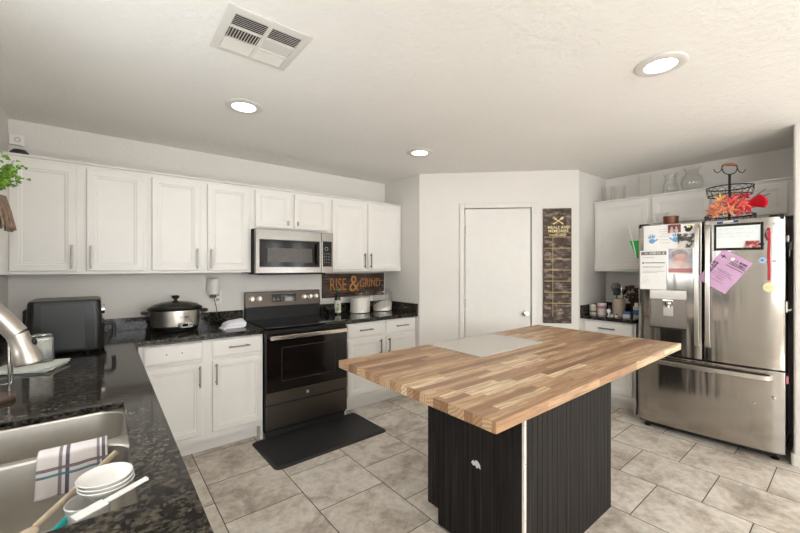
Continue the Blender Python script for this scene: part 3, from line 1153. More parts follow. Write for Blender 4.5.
o = mesh_object('end_panel', beadboard(IY1 - IY0 - 0.014, 0.001, 0.8735, (0.082, 0.086)), M_BEAD, IS, 0)
o.location = (IX0, IY1, 0)
o.rotation_euler = (0, 0, -PI / 2)
o = mesh_object('back_panel', beadboard(IX1 - IX0 - 0.016, 0.001, 0.8735), M_BEAD, IS, 0)
o.location = (IX0 + 0.016, IY0, 0)
o = mesh_object('end_panel', beadboard(IY1 - IY0 - 0.014, 0.001, 0.8735), M_BEAD, IS, 0)
o.location = (IX1, IY0 + 0.014, 0)
o.rotation_euler = (0, 0, PI / 2)
mesh_object('front_panel', MB().box(IX0 + 0.014, IX1 - 0.014, IY1 - 0.0195, IY1, 0.088, 0.8735, 0.001), M_BEAD, IS, 0)
cs = mesh_object('corner_strip', MB().box(IX0 + 0.0005, IX0 + 0.0155, IY0 + 0.0005, IY0 + 0.0135, 0.001, 0.8735, 0.001), plain('raw_white_strip', (222, 214, 204), rough=0.6, var=0.08, vscale=25), IS)
cs['label'] = 'bare white strip at the corner'
nb = MB()
for z in (0.30, 0.55, 0.72):
    nb.lathe([(0, 0), (0.003, 0), (0.002, 0.001), (0, 0.0012)], n=8, M=Matrix.Translation((IX0 + 0.008, IY0 + 0.0004, z)) @ Matrix.Rotation(PI / 2, 4, 'X'))
mesh_object('nail_head', nb, M_GREYINK, IS)
# chipped paint patch on the end
cm = MB()
cp = [(0, 0), (0.012, 0.016), (0.02, 0.010), (0.03, 0.022), (0.044, 0.018), (0.056, 0.005), (0.058, -0.014), (0.046, -0.010), (0.034, -0.018), (0.026, -0.006), (0.012, -0.012)]
cm.prism(cp, 0, 0.0006, M=Matrix.Translation((IX0 - 0.0002, 1.225, 0.440)) @ Matrix.Rotation(-PI / 2, 4, 'Z') @ Matrix.Rotation(PI / 2, 4, 'X'))
pc = mesh_object('chipped_patch', cm, plain('bare_white_paint', (206, 204, 202), rough=0.6), IS, 0)
pc['label'] = 'white chip in the black paint'
BT = thing('island_top', 'oiled butcher block island top overhanging its black base', 'countertop', (1.9915, 1.257, 0.874))
mesh_object('wood_slab', MB().box(-0.9935, 0.9935, -0.515, 0.515, 0.0, 0.040, 0.003), M_BUTCHER, BT)

# white translucent board on the island
t = thing('cutting_board', 'large milky white glass cutting board lying on the butcher block', 'cutting board', (1.965, 1.535, 0.9145))
mb = MB()
mb.loft([[(p[0], p[1], z) for p in rrect(0, 0, 0.645 - 2 * i, 0.42 - 2 * i, 0.012 - i, 4)] for z, i in ((0, 0.001), (0.001, 0), (0.005, 0), (0.006, 0.001))], True, True)
k = NT('milky_glass')
nz = k.n('ShaderNodeTexNoise', Scale=300.0)
k.l(k.coord(), nz.inputs['Vector'])
k.l(k.ramp(nz.outputs['Fac'], [(0.3, rgb((192, 184, 176))), (0.7, rgb((202, 195, 188)))]), k.b.inputs['Base Color'])
k.b.inputs['Roughness'].default_value = 0.22
k.b.inputs['Alpha'].default_value = 0.86
mesh_object('glass_sheet', mb, k.m, t)

# ------------------------------------------------------------------ fridge
FR = thing('refrigerator', 'stainless french-door refrigerator covered with papers and magnets', 'refrigerator', (3.726, 1.252, 0), math.radians(-86.1))
FW = 0.925


def bow(x):
    q = 2 * x / FW - 1
    return 0.008 * q * q + 0.022 * q ** 8


def curved_panel(x0, x1, z0, z1, thick=0.055, hole=None, rs=0.014):
    xs = [x0, x0 + rs * 0.3, x0 + rs] + chain(x0 + rs, x1 - rs, 10)[1:-1] + [x1 - rs, x1 - rs * 0.3, x1]
    zs = [z0, z0 + 0.004] + [z1 - 0.004, z1]
    if hole:
        xs += [hole[0], hole[1]]
        zs += [hole[2], hole[3]]
    xs = sorted(set(round(x, 5) for x in xs))
    zs = sorted(set(round(z, 5) for z in zs))

    def yy(x, z):
        e = 0.0
        dx = min(x - x0, x1 - x)
        if dx < rs:
            e += rs - math.sqrt(max(0.0, rs * rs - (rs - dx) ** 2))
        dz = min(z - z0, z1 - z)
        if dz < 0.004:
            e += 0.004 - dz
        return bow(x) + e
    b = bmesh.new()
    V = [[b.verts.new((x, yy(x, z), z)) for z in zs] for x in xs]
    B = {}
    for i in range(len(xs)):
        for j in range(len(zs)):
            if i in (0, len(xs) - 1) or j in (0, len(zs) - 1):
                B[(i, j)] = b.verts.new((xs[i], thick, zs[j]))
    for i in range(len(xs) - 1):
        for j in range(len(zs) - 1):
            cx, cz = (xs[i] + xs[i + 1]) / 2, (zs[j] + zs[j + 1]) / 2
            if hole and hole[0] < cx < hole[1] and hole[2] < cz < hole[3]:
                continue
            b.faces.new((V[i][j], V[i + 1][j], V[i + 1][j + 1], V[i][j + 1]))
    nx, nz_ = len(xs) - 1, len(zs) - 1
    for i in range(nx):
        b.faces.new((V[i][0], B[(i, 0)], B[(i + 1, 0)], V[i + 1][0]))
        b.faces.new((V[i][nz_], V[i + 1][nz_], B[(i + 1, nz_)], B[(i, nz_)]))
    for j in range(nz_):
        b.faces.new((V[0][j], V[0][j + 1], B[(0, j + 1)], B[(0, j)]))
        b.faces.new((V[nx][j], B[(nx, j)], B[(nx, j + 1)], V[nx][j + 1]))
    if hole:
        hy = 0.050
        hx = [x for x in xs if hole[0] - 1e-6 <= x <= hole[1] + 1e-6]
        h0, h1, k0, k1 = hole
        ring = [(x, k0) for x in hx] + [(x, k1) for x in hx[::-1]]
        idx = [V[xs.index(x)][zs.index(round(z, 5))] for x, z in ring]
        back = [b.verts.new((x, hy, z)) for x, z in ring]
        n = len(ring)
        for i in range(n):
            j = (i + 1) % n
            b.faces.new((idx[i], back[i], back[j], idx[j]))
        b.faces.new(back[::-1])
    bmesh.ops.recalc_face_normals(b, faces=b.faces[:])
    return MB().merge(b)


def fridge_steel():
    k = NT('fridge_steel')
    n1 = k.n('ShaderNodeTexNoise', Scale=1.0, Detail=3.0, Roughness=0.5)
    k.l(k.scaled(k.coord(), (5.0, 0.1, 0.35)), n1.inputs['Vector'])
    n2 = k.n('ShaderNodeTexNoise', Scale=3.0, Detail=4.0)
    k.l(k.scaled(k.coord(), (2, 2, 200)), n2.inputs['Vector'])
    c = rgb((172, 167, 161))
    k.l(k.ramp(n2.outputs['Fac'], [(0.3, tuple(v * 0.95 for v in c[:3]) + (1,)), (0.7, c)]), k.b.inputs['Base Color'])
    k.b.inputs['Metallic'].default_value = 1.0
    k.b.inputs['Roughness'].default_value = 0.16
    k.b.inputs['Anisotropic'].default_value = 0.6
    tg = k.n('ShaderNodeTangent')
    tg.direction_type = 'RADIAL'
    tg.axis = 'Z'
    k.l(tg.outputs[0], k.b.inputs['Tangent'])
    k.bump(n1.outputs['Fac'], 0.55, 0.02)
    return k.m


M_FRIDGE = fridge_steel()
M_FRIDGE_H = brushed('fridge_handle_steel', (205, 200, 193), 0.28, 'z', 0.04)
M_FRBODY = plain('fridge_cabinet_grey', (70, 66, 62), rough=0.45, metal=0.4)
mesh_object('body', MB().box(0.006, FW - 0.006, 0.062, 0.765, 0.045, 1.762, 0.003), M_FRBODY, FR)
HOLE = (0.095, 0.357, 0.895, 1.225)
dl = mesh_object('door', curved_panel(0.002, 0.458, 0.672, 1.786, hole=HOLE), M_FRIDGE, FR, 30)
d_r = mesh_object('door', curved_panel(0.466, FW - 0.002, 0.672, 1.786), M_FRIDGE, FR, 30)
dz = mesh_object('freezer_drawer', curved_panel(0.002, FW - 0.002, 0.068, 0.660), M_FRIDGE, FR, 30)


def vhandle(x):
    y0 = bow(x) + 0.004
    return MB().bar(smooth_path([(x, y0, 0.785), (x, y0 - 0.035, 0.80), (x, y0 - 0.050, 0.90), (x, y0 - 0.060, 1.26), (x, y0 - 0.050, 1.64), (x, y0 - 0.035, 1.735), (x, y0, 1.75)], 4), 0.030, 0.016, (1, 0, 0))


mesh_object('handle', vhandle(0.428), M_FRIDGE_H, dl)
mesh_object('handle', vhandle(0.496), M_FRIDGE_H, d_r)
yh = -0.006
mesh_object('handle', MB().bar(smooth_path([(0.075, 0.014, 0.612), (0.085, -0.030, 0.612), (0.16, -0.046, 0.612), (FW / 2, -0.056, 0.612), (FW - 0.16, -0.046, 0.612), (FW - 0.085, -0.030, 0.612), (FW - 0.075, 0.014, 0.612)], 4), 0.034, 0.016, (0, 0, 1)), M_FRIDGE_H, dz)
# dispenser
dsp = mesh_object('dispenser', MB().box(0.098, 0.354, 0.0465, 0.0495, 0.898, 1.222), brushed('dispenser_steel', (150, 142, 134), 0.4, 'z'), FR, 0)
mesh_object('dispenser_panel', MB().box(0.097, 0.355, 0.002, 0.046, 1.145, 1.223, 0.004), plain('dispenser_silver', (206, 200, 192), rough=0.3, metal=0.6), dsp)
mesh_object('water_nozzle', MB().box(0.185, 0.265, 0.006, 0.046, 1.120, 1.1445, 0.006).lathe([(0, 0), (0.022, 0), (0.022, 0.02), (0.034, 0.03), (0.034, 0.045), (0, 0.045)], c=(0.225, 0.026, 1.076), n=18), M_CHROME, dsp)
mesh_object('dispenser_paddle', MB().box(0.190, 0.260, 0.030, 0.040, 1.000, 1.085, 0.004), plain('paddle_grey', (196, 190, 182), rough=0.3, metal=0.5), dsp)
mesh_object('drip_tray', MB().box(0.10, 0.352, 0.014, 0.046, 0.897, 0.905, 0.002), M_FRBODY, dsp)
for x in (0.05, FW - 0.05):
    mesh_object('hinge_cover', MB().box(x - 0.04, x + 0.04, 0.02, 0.13, 1.7625, 1.8, 0.008), M_BLACK, FR)
for x in (0.06, FW - 0.06):
    for y in (0.10, 0.72):
        ft = MB().lathe([(0, 0), (0.024, 0), (0.026, 0.008), (0.016, 0.014), (0.012, 0.020), (0.012, 0.046), (0, 0.046)], c=(x, y, 0.0005), n=16)
        mesh_object('foot', ft, M_BLACK, FR)
mesh_object('toe_grille', MB().box(0.05, FW - 0.05, 0.075, 0.085, 0.020, 0.0445), M_BLACKMAT, FR, 0)
mesh_object('emblem', MB().lathe([(0, 0), (0.010, 0), (0.010, 0.001), (0, 0.0012)], n=18, M=Matrix.Translation((0.862, bow(0.862) - 0.0005, 1.735)) @ Matrix.Rotation(PI / 2, 4, 'X')), M_CHROME, FR)


# things held on the fridge doors: they hang from it, so each is a thing in the fridge's own frame
def on_fridge(name, label, cat, x, z, tilt=0.0, group=None, lift=0.002, w=0.0):
    R = Matrix.Translation((3.726, 1.252, 0)) @ Matrix.Rotation(math.radians(-86.1), 4, 'Z')
    o = thing(name, label, cat, (0, 0, 0), group=group)
    o.matrix_world = R @ Matrix.Translation((x, min(bow(x), bow(x - w / 2), bow(x + w / 2)) - lift, z)) @ Matrix.Rotation(-tilt, 4, 'Y')
    o.rotation_euler = o.matrix_world.to_euler()
    return o


def flat(w, h, t=0.0008, x=0.0, z=0.0, y=0.0, curl=0.0):
    """upright sheet centred on x,z with its front at -y"""
    mb = MB()
    n = 8
    front, back = [], []
    pts = []
    loops = []
    for i in range(n + 1):
        q = i / n
        zz = z - h / 2 + h * q
        c = -curl * (1 - q) ** 2
        loops.append([(x - w / 2, y - t + c, zz), (x + w / 2, y - t + c, zz), (x + w / 2, y + c, zz), (x - w / 2, y + c, zz)])
    mb.loft(loops, True, True)
    return mb


def lines(rows, y=-0.0012, h=0.002):
    mb = MB()
    for x0, x1, z, *hh in rows:
        a = hh[0] if hh else h
        mb.box(x0, x1, y - 0.0003, y, z - a / 2, z + a / 2)
    return mb


def scrawl(x0, x1, z, amp=0.005, step=0.006, seed=1, y=-0.0014, r=0.0008):
    rnd = random.Random(seed)
    mb = MB()
    x = x0
    while x < x1:
        ln = rnd.uniform(0.02, 0.05)
        pts = []
        q = x
        while q < min(x + ln, x1):
            pts.append((q, y, z + rnd.uniform(-amp, amp)))
            q += step
        if len(pts) > 1:
            mb.tube(pts, r, 4)
        x += ln + 0.012
    return mb


M_BLUEPAINT = plain('blue_handprint', (112, 164, 208), rough=0.7, var=0.15, vscale=60)
# drawing with two handprints
HP = on_fridge('handprint_drawing', 'white sheet with two blue painted handprints on the left fridge door', 'drawing', 0.190, 1.672, w=0.28)
mesh_object('paper', flat(0.272, 0.216), M_PAPER, HP, 0)


def handprint(x, z, flip, tilt):
    mb = MB()
    Mh = face_M(x, -0.0010, z, tilt)
    mb.ball((0, 0, 0), (0.024, 0.022, 0.0006), 14, M=Mh)
    for i, (a, ln) in enumerate(((-0.5, 0.030), (-0.15, 0.038), (0.18, 0.038), (0.5, 0.032))):
        c = (math.sin(a) * (0.024 + ln / 2), math.cos(a) * (0.024 + ln / 2), 0)
        mb.ball((0, 0, 0), (0.0058, ln / 2, 0.0006), 10, M=Mh @ Matrix.Translation(c) @ Matrix.Rotation(-a, 4, 'Z'))
    mb.ball((0, 0, 0), (0.0065, 0.017, 0.0006), 10, M=Mh @ Matrix.Translation((flip * 0.032, 0.004, 0)) @ Matrix.Rotation(-flip * 1.0, 4, 'Z'))
    return mb


mesh_object('handprint', handprint(-0.075, -0.028, 1, 0.1), M_BLUEPAINT, HP, 0)
mesh_object('handprint', handprint(0.092, -0.022, -1, -0.15), M_BLUEPAINT, HP, 0)
mesh_object('writing', lines([(-0.02, 0.05, 0.07), (-0.03, 0.045, 0.05), (-0.01, 0.06, 0.03), (-0.025, 0.05, 0.01), (-0.01, 0.045, -0.02), (-0.02, 0.05, -0.045)], h=0.0016), M_GREYINK, HP, 0)

PL = on_fridge('printed_letter', 'white printed letter with grey header under the handprint drawing', 'letter', 0.124, 1.394, lift=0.004, w=0.2)
mesh_object('paper', flat(0.195, 0.336, curl=0.006), M_PAPER, PL, 0)
mesh_object('header_band', MB().box(-0.09, 0.0965, -0.0014, -0.0009, 0.130, 0.160), plain('header_grey', (120, 112, 104), rough=0.8), PL, 0)
pb = glyphs(-0.06, 0.07, 0.145, 0.018, 4, -0.0015)
mesh_object('header_text', pb, M_PAPER, PL, 0)
rows = [(-0.08, 0.01, 0.108), (-0.06, 0.085, 0.062, 0.006), (-0.08, -0.066, 0.062, 0.012), (-0.08, 0.08, 0.030), (-0.08, 0.06, 0.020), (-0.08, 0.085, -0.010), (-0.08, 0.03, -0.022), (0.0, 0.085, -0.085), (0.0, 0.075, -0.096),
        (0.015, 0.045, -0.118, 0.008), (0.052, 0.085, -0.118, 0.008)]
mesh_object('printed_lines', lines(rows, y=-0.0035), M_INK, PL, 0)
mb = MB()
for cx, cz, r in ((-0.06, -0.075, 0.018), (-0.04, -0.098, 0.014), (-0.072, -0.108, 0.012)):
    mb.tube([(cx + r * math.cos(a), -0.0052, cz + r * math.sin(a)) for a in [2 * PI * q / 16 for q in range(16)]], 0.0006, 4, True)
mesh_object('doodle', mb, M_GREYINK, PL, 0)

PH = on_fridge('photo_print', 'small dark red photograph at the top of the left fridge door', 'photo', 0.275, 1.742, group=None, lift=0.0065, w=0.09)
mesh_object('print', flat(0.088, 0.068), photo_print('photo_dark_red', [(0.3, (64, 26, 28)), (0.55, (110, 52, 50)), (0.7, (150, 112, 104))], 26), PH, 0)
mb = MB()
for x in (-0.018, 0.014):
    mb.ball((x, -0.0010, 0.006), (0.008, 0.0005, 0.010), 10).box(x - 0.012, x + 0.012, -0.0012, -0.0007, -0.034, -0.005)
mesh_object('figures', mb, plain('photo_pale_pink', (206, 170, 160), rough=0.4), PH, 0)
PH = on_fridge('photo_card', 'white card with a black bird picture beside the fridge handle', 'card', 0.363, 1.735, lift=0.003, w=0.09)
mesh_object('card', flat(0.090, 0.076), M_PAPER, PH, 0)
mb = MB()
mb.ball((0.004, -0.001, -0.008), (0.022, 0.0006, 0.018), 12).ball((-0.014, -0.001, 0.014), (0.010, 0.0006, 0.011), 12).ball((0.026, -0.001, 0.008), (0.008, 0.0006, 0.016), 12)
mesh_object('bird_shape', mb, M_INK, PH, 0)
mesh_object('yellow_patch', MB().ball((0.018, -0.0012, 0.026), (0.018, 0.0006, 0.006), 10), plain('yellow_print', (222, 206, 90), rough=0.5), PH, 0)
PH = on_fridge('photo_print', 'black and white photograph of a pet below the bird card', 'photo', 0.352, 1.638, lift=0.0055, w=0.12)
mesh_object('print', flat(0.112, 0.118), photo_print('photo_pet', [(0.38, (34, 30, 26)), (0.5, (90, 82, 72)), (0.56, (214, 206, 196)), (0.7, (226, 220, 212))], 17), PH, 0)
PH = on_fridge('photo_print', 'pinkish portrait photograph above the water dispenser', 'photo', 0.314, 1.470, lift=0.002, w=0.17)
mesh_object('print', flat(0.166, 0.214), M_PAPER, PH, 0)
mesh_object('portrait_backdrop', MB().box(-0.081, 0.081, -0.0012, -0.0009, -0.096, 0.104), photo_print('photo_backdrop', [(0.35, (150, 150, 168)), (0.55, (206, 196, 196)), (0.7, (220, 210, 206))], 9), PH, 0)
mesh_object('portrait_face', MB().ball((0.0, -0.0013, 0.012), (0.048, 0.0005, 0.060), 20), photo_print('photo_face', [(0.4, (196, 150, 142)), (0.6, (226, 192, 182))], 10), PH, 0)
mesh_object('portrait_hair', MB().ball((-0.004, -0.0012, 0.058), (0.056, 0.0004, 0.036), 18), photo_print('photo_hair', [(0.4, (132, 122, 130)), (0.6, (176, 164, 164))], 12), PH, 0)
mesh_object('portrait_shirt', MB().box(-0.081, 0.081, -0.0015, -0.0011, -0.096, -0.062), plain('photo_shirt', (190, 122, 124), rough=0.4), PH, 0)

# green pocket on the fridge side
R_FR = Matrix.Translation((3.726, 1.252, 0)) @ Matrix.Rotation(math.radians(-86.1), 4, 'Z')
GP = thing('file_pocket', 'bright green plastic pocket stuck on the left side of the fridge', 'file pocket')
GP.matrix_world = R_FR @ Matrix.Translation((-0.0005, 0.10, 1.50))
GP.rotation_euler = GP.matrix_world.to_euler()
mb = MB()
mb.loft([[(0.0045, -0.03, 0), (0.0045, 0.13, 0), (-0.02, 0.13, 0.0), (-0.02, -0.03, 0)], [(0.0045, -0.04, 0.16), (0.0045, 0.14, 0.16), (-0.075, 0.14, 0.16), (-0.075, -0.04, 0.16)],
         [(0.002, -0.037, 0.16), (0.002, 0.137, 0.16), (-0.072, 0.137, 0.16), (-0.072, -0.037, 0.16)], [(0.002, -0.027, 0.004), (0.002, 0.127, 0.004), (-0.018, 0.127, 0.004), (-0.018, -0.027, 0.004)]], True, True)
mesh_object('pocket', mb, plain('green_plastic', (22, 158, 62), rough=0.45), GP, 0)
ST = thing('ruler', 'thin white stick poking up out of the green pocket', 'stick')
ST.matrix_world = R_FR @ Matrix.Translation((-0.012, 0.03, 1.51))
ST.rotation_euler = ST.matrix_world.to_euler()
mesh_object('stick', MB().tube([(0.0, 0.0, 0.0), (-0.060, 0.0, 0.285)], 0.0025, 8), M_WHITEPL, ST)

# whiteboard on the right door
WB = on_fridge('whiteboard', 'small black-framed whiteboard with handwriting on the right fridge door', 'whiteboard', 0.670, 1.650, lift=0.006, w=0.28)
mesh_object('board', flat(0.262, 0.176, 0.004), plain('whiteboard_face', (226, 231, 230), rough=0.25, var=0.02), WB, 0)
mb = MB()
mb.box(-0.140, -0.124, -0.008, 0.004, -0.102, 0.102, 0.002).box(0.124, 0.140, -0.008, 0.004, -0.102, 0.102, 0.002)
mb.box(-0.1235, 0.1235, -0.008, 0.004, 0.083, 0.102, 0.002).box(-0.1235, 0.1235, -0.008, 0.004, -0.102, -0.083, 0.002)
mesh_object('frame', mb, M_BLACK, WB)
wr = MB()
for i, z in enumerate((0.062, 0.030, 0.0)):
    for part in (scrawl(-0.112, 0.11 - 0.02 * i, z, seed=3 + i, y=-0.0047, r=0.0007),):
        me = bpy.data.meshes.new('tmp')
        part.bm.to_mesh(me)
        part.bm.free()
        wr.bm.from_mesh(me)
        bpy.data.meshes.remove(me)
mesh_object('handwriting', wr, plain('marker_blue_grey', (132, 150, 164), rough=0.6), WB, 0)
MK = on_fridge('marker', 'blue dry-erase marker held flat above the whiteboard', 'marker', 0.615, 1.768, tilt=0.06, lift=0.009)
mesh_object('barrel', MB().tube([(-0.03, 0, 0), (0.03, 0, 0)], 0.0065, 12), M_WHITEPL, MK)
mesh_object('cap', MB().tube([(-0.066, 0, 0), (-0.0305, 0, 0)], 0.007, 12).tube([(0.0305, 0, 0), (0.058, 0, 0)], [0.0068, 0.006], 12), plain('marker_blue', (42, 62, 150), rough=0.4), MK)
RP = on_fridge('photo_magnet', 'small red photo magnet on the lower right corner of the whiteboard', 'magnet', 0.752, 1.590, lift=0.022, w=0.08)
mesh_object('print', flat(0.074, 0.050, 0.002), photo_print('photo_red', [(0.35, (70, 30, 28)), (0.5, (168, 54, 50)), (0.68, (220, 186, 174))], 32), RP, 0)
mesh_object('clip', MB().box(0.034, 0.062, -0.007, 0.002, -0.010, 0.006, 0.002), M_BLACK, RP)

PK = on_fridge('flyer', 'tilted pink flyer stuck on the right fridge door below the whiteboard', 'flyer', 0.592, 1.386, tilt=math.radians(-34), lift=0.0125, w=0.24)
M_PINK = plain('pink_paper', (200, 160, 192), rough=0.8, var=0.02)
mesh_object('paper', flat(0.205, 0.285, curl=0.002), M_PINK, PK, 0)
fl = MB()
fM = Matrix.Translation((0, 0, 0))
for r in [(-0.05, 0.06, 0.0, 0.0018), (-0.04, 0.05, -0.012, 0.0018), (-0.06, 0.065, -0.028, 0.0018), (-0.055, 0.04, -0.044, 0.0018), (-0.02, 0.03, -0.058, 0.0018), (-0.02, 0.03, -0.066, 0.0018), (-0.05, 0.05, -0.085, 0.0018), (-0.02, 0.09, 0.050, 0.004),
          (-0.085, -0.050, 0.095, 0.006), (-0.0705, -0.0645, 0.095, 0.026)]:
    fl.box(r[0], r[1], -0.0034, -0.003, r[2] - r[3] / 2, r[2] + r[3] / 2)
join(fl, glyphs(0.000, 0.085, 0.104, 0.016, 8, -0.0031, 0.28))
join(fl, glyphs(-0.005, 0.090, 0.082, 0.016, 9, -0.0031, 0.28))
fl.box(-0.012, 0.098, -0.0034, -0.003, 0.066, 0.070)
for q, sd in ((-0.088, 21), (-0.070, 22)):
    join(fl, glyphs(-0.05, 0.04, 0.0, 0.014, sd, -0.0031, 0.28), Matrix.Translation((q, 0, 0)) @ Matrix.Rotation(-PI / 2, 4, 'Y'))
mesh_object('printed_lines', fl, M_INK, PK, 0)
MG = on_fridge('magnet', 'white round magnet pinning the top of the pink flyer', 'magnet', 0.643, 1.478, lift=0.0155)
mesh_object('disc', MB().lathe([(0, 0), (0.013, 0), (0.013, 0.004), (0, 0.005)], n=18, M=Matrix.Rotation(PI / 2, 4, 'X')), M_WHITEPL, MG)

SR = on_fridge('key_strap', 'red lanyard strap hanging down the right fridge door', 'strap', 0.838, 1.515, lift=0.008)
mesh_object('webbing', MB().bar([(0, 0, 0.19), (0.002, -0.003, 0.10), (-0.002, -0.002, 0.0), (0.001, -0.003, -0.10), (0, 0, -0.195)], 0.014, 0.004, (1, 0, 0)), plain('red_webbing', (178, 36, 52), rough=0.7, var=0.1, vscale=60), SR)
mesh_object('loop', MB().bar([(0, -0.0045, 0.19), (-0.016, -0.005, 0.17), (-0.018, -0.005, 0.13), (-0.004, -0.005, 0.10)], 0.012, 0.003, (0.3, 0, 1)), plain('dark_red_webbing', (120, 34, 44), rough=0.7), SR)
FM = on_fridge('flower_magnet', 'blue and white flower magnet beside the red strap', 'magnet', 0.803, 1.470, lift=0.0035)
pb = MB()
for i in range(6):
    a = 2 * PI * i / 6
    pb.ball((0.014 * math.cos(a), -0.003, 0.014 * math.sin(a)), (0.010, 0.004, 0.010), 10)
mesh_object('petals', pb, plain('pale_blue_petals', (160, 188, 212), rough=0.4), FM)
mesh_object('flower_centre', MB().ball((0, -0.006, 0), (0.008, 0.005, 0.008), 10), plain('deep_blue', (64, 100, 160), rough=0.4), FM)
WM = on_fridge('magnet', 'small white knob magnet near the right edge of the fridge door', 'magnet', 0.876, 1.463, lift=0.0025)
mesh_object('knob', MB().lathe([(0, 0), (0.015, 0), (0.016, 0.005), (0.010, 0.009), (0, 0.011)], n=18, M=Matrix.Rotation(PI / 2, 4, 'X')), M_WHITEPL, WM)
DM = on_fridge('medal', 'pale yellow round medal hanging below the red strap', 'medal', 0.838, 1.270, lift=0.0035)
mesh_object('disc', MB().lathe([(0, 0), (0.033, 0), (0.034, 0.003), (0.030, 0.005), (0, 0.005)], n=28, M=Matrix.Rotation(PI / 2, 4, 'X')), plain('pale_yellow', (226, 218, 172), rough=0.5), DM)
mesh_object('stamp', lines([(-0.018, 0.018, 0.008, 0.0015), (-0.02, 0.02, 0.0, 0.0015), (-0.015, 0.015, -0.008, 0.0015)], y=-0.0052), plain('pale_ochre', (190, 176, 120), rough=0.6), DM, 0)
for x, z, lab, r in ((0.866, 0.470, 'silver ball magnet high on the right of the freezer drawer', 0.011), (0.760, 0.405, 'tiny silver magnet lower on the freezer drawer', 0.006)):
    q = on_fridge('magnet', lab, 'magnet', x, z, lift=0.0015)
    mesh_object('ball', MB().ball((0, -r + 0.001, 0), r, 14), M_CHROME, q)
# on the fridge's right flank
KB = thing('key_bunch', 'dark key bunch hanging on the right flank of the fridge', 'keys')
KB.matrix_world = R_FR @ Matrix.Translation((FW + 0.0005, 0.10, 1.60))
KB.rotation_euler = KB.matrix_world.to_euler()
mesh_object('hook', MB().box(-0.0055, 0.012, -0.012, 0.012, 0.0, 0.05, 0.003), M_NICKEL, KB)
mesh_object('fob', MB().box(0.012, 0.026, -0.03, 0.006, -0.052, 0.004, 0.005).ball((0.02, 0.012, -0.03), (0.008, 0.016, 0.022), 12), plain('dark_brown_leather', (44, 34, 30), rough=0.5), KB)
kb = MB()
for a in (-0.3, 0.1, 0.4):
    Mk = Matrix.Translation((0.014, -0.008, -0.05)) @ Matrix.Rotation(a, 4, 'X')
    kb.box(-0.001, 0.001, -0.009, 0.009, -0.022, -0.002, 0.0005, M=Mk).box(-0.001, 0.001, -0.004, 0.004, -0.058, -0.022, 0.0005, M=Mk)
mesh_object('keys', kb, M_CHROME, KB)
HK = thing('hook', 'white stick-on hook low on the right flank of the fridge', 'hook')
HK.matrix_world = R_FR @ Matrix.Translation((FW + 0.0005, 0.09, 1.14))
HK.rotation_euler = HK.matrix_world.to_euler()
mesh_object('plate', MB().box(-0.0055, 0.004, -0.016, 0.016, -0.05, 0.03, 0.003), M_WHITEPL, HK)
mesh_object('prong', MB().tube([(0.003, 0, -0.03), (0.016, 0, -0.036), (0.022, 0, -0.026)], 0.005, 8), M_WHITEPL, HK)
HB = thing('oven_mitt_clip', 'small pink clip low on the right flank of the fridge', 'clip')
HB.matrix_world = R_FR @ Matrix.Translation((FW + 0.0005, 0.085, 0.60))
HB.rotation_euler = HB.matrix_world.to_euler()
mesh_object('clip', MB().box(-0.0055, 0.010, -0.012, 0.012, -0.028, 0.028, 0.004), plain('pink_plastic', (206, 120, 140), rough=0.5), HB)

# ------------------------------------------------------------------ on top of the fridge
TS = thing('tiered_stand', 'black wire two-tier basket stand with wooden handle on the fridge', 'stand', (4.03, 0.675, 1.7635), math.radians(20))


def wire_basket(r, z0, z1, wavy):
    mb = MB()

    def ring(rr, z, tr):
        mb.tube([(rr * math.cos(a), rr * math.sin(a), z) for a in [2 * PI * i / 40 for i in range(40)]], tr, 6, True)
    ring(r, z1, 0.005)
    ring(r * 0.94, z0, 0.004)
    for i in range(4):
        a = PI * i / 4
        mb.tube([(r * 0.94 * math.cos(a), r * 0.94 * math.sin(a), z0), (-r * 0.94 * math.cos(a), -r * 0.94 * math.sin(a), z0)], 0.0022, 5)
    n = 18
    for i in range(n):
        a, b = 2 * PI * i / n, 2 * PI * (i + 1) / n
        if wavy:
            m = (a + b) / 2
            mb.tube([(r * 0.94 * math.cos(a), r * 0.94 * math.sin(a), z0), (r * math.cos(a), r * math.sin(a), (z0 + z1) / 2), (r * math.cos(m), r * math.sin(m), z1 - 0.004), (r * math.cos(b), r * math.sin(b), (z0 + z1) / 2), (r * 0.94 * math.cos(b), r * 0.94 * math.sin(b), z0)], 0.002, 5)
        else:
            mb.tube([(r * 0.94 * math.cos(a), r * 0.94 * math.sin(a), z0), (r * math.cos(a), r * math.sin(a), z1)], 0.002, 5)
    return mb


mesh_object('lower_basket', wire_basket(0.158, 0.012, 0.080, True), M_IRON, TS)
mesh_object('upper_basket', wire_basket(0.148, 0.245, 0.312, True), M_IRON, TS)
mesh_object('post', MB().tube([(0, 0, 0.012), (0, 0, 0.42)], 0.009, 10), M_IRON, TS)
for a in (0.3, 2.2, 4.3):
    mesh_object('foot', MB().ball((0.148 * math.cos(a), 0.148 * math.sin(a), 0.007), 0.0068, 10), M_IRON, TS)
hM = Matrix.Rotation(math.radians(-60), 4, 'Z')
hb = MB()
hb.tube(smooth_path([(-0.058, 0, 0.492), (-0.062, 0, 0.470), (-0.045, 0, 0.435), (0, 0, 0.420), (0.045, 0, 0.435), (0.062, 0, 0.470), (0.058, 0, 0.492)], 4), 0.004, 6, M=hM)
for s in (-1, 1):
    hb.tube(smooth_path([(s * 0.060, 0, 0.478), (s * 0.072, 0, 0.452), (s * 0.092, 0, 0.436), (s * 0.115, 0, 0.440), (s * 0.128, 0, 0.462)], 4), 0.0032, 6, M=hM)
mesh_object('handle_frame', hb, M_IRON, TS)
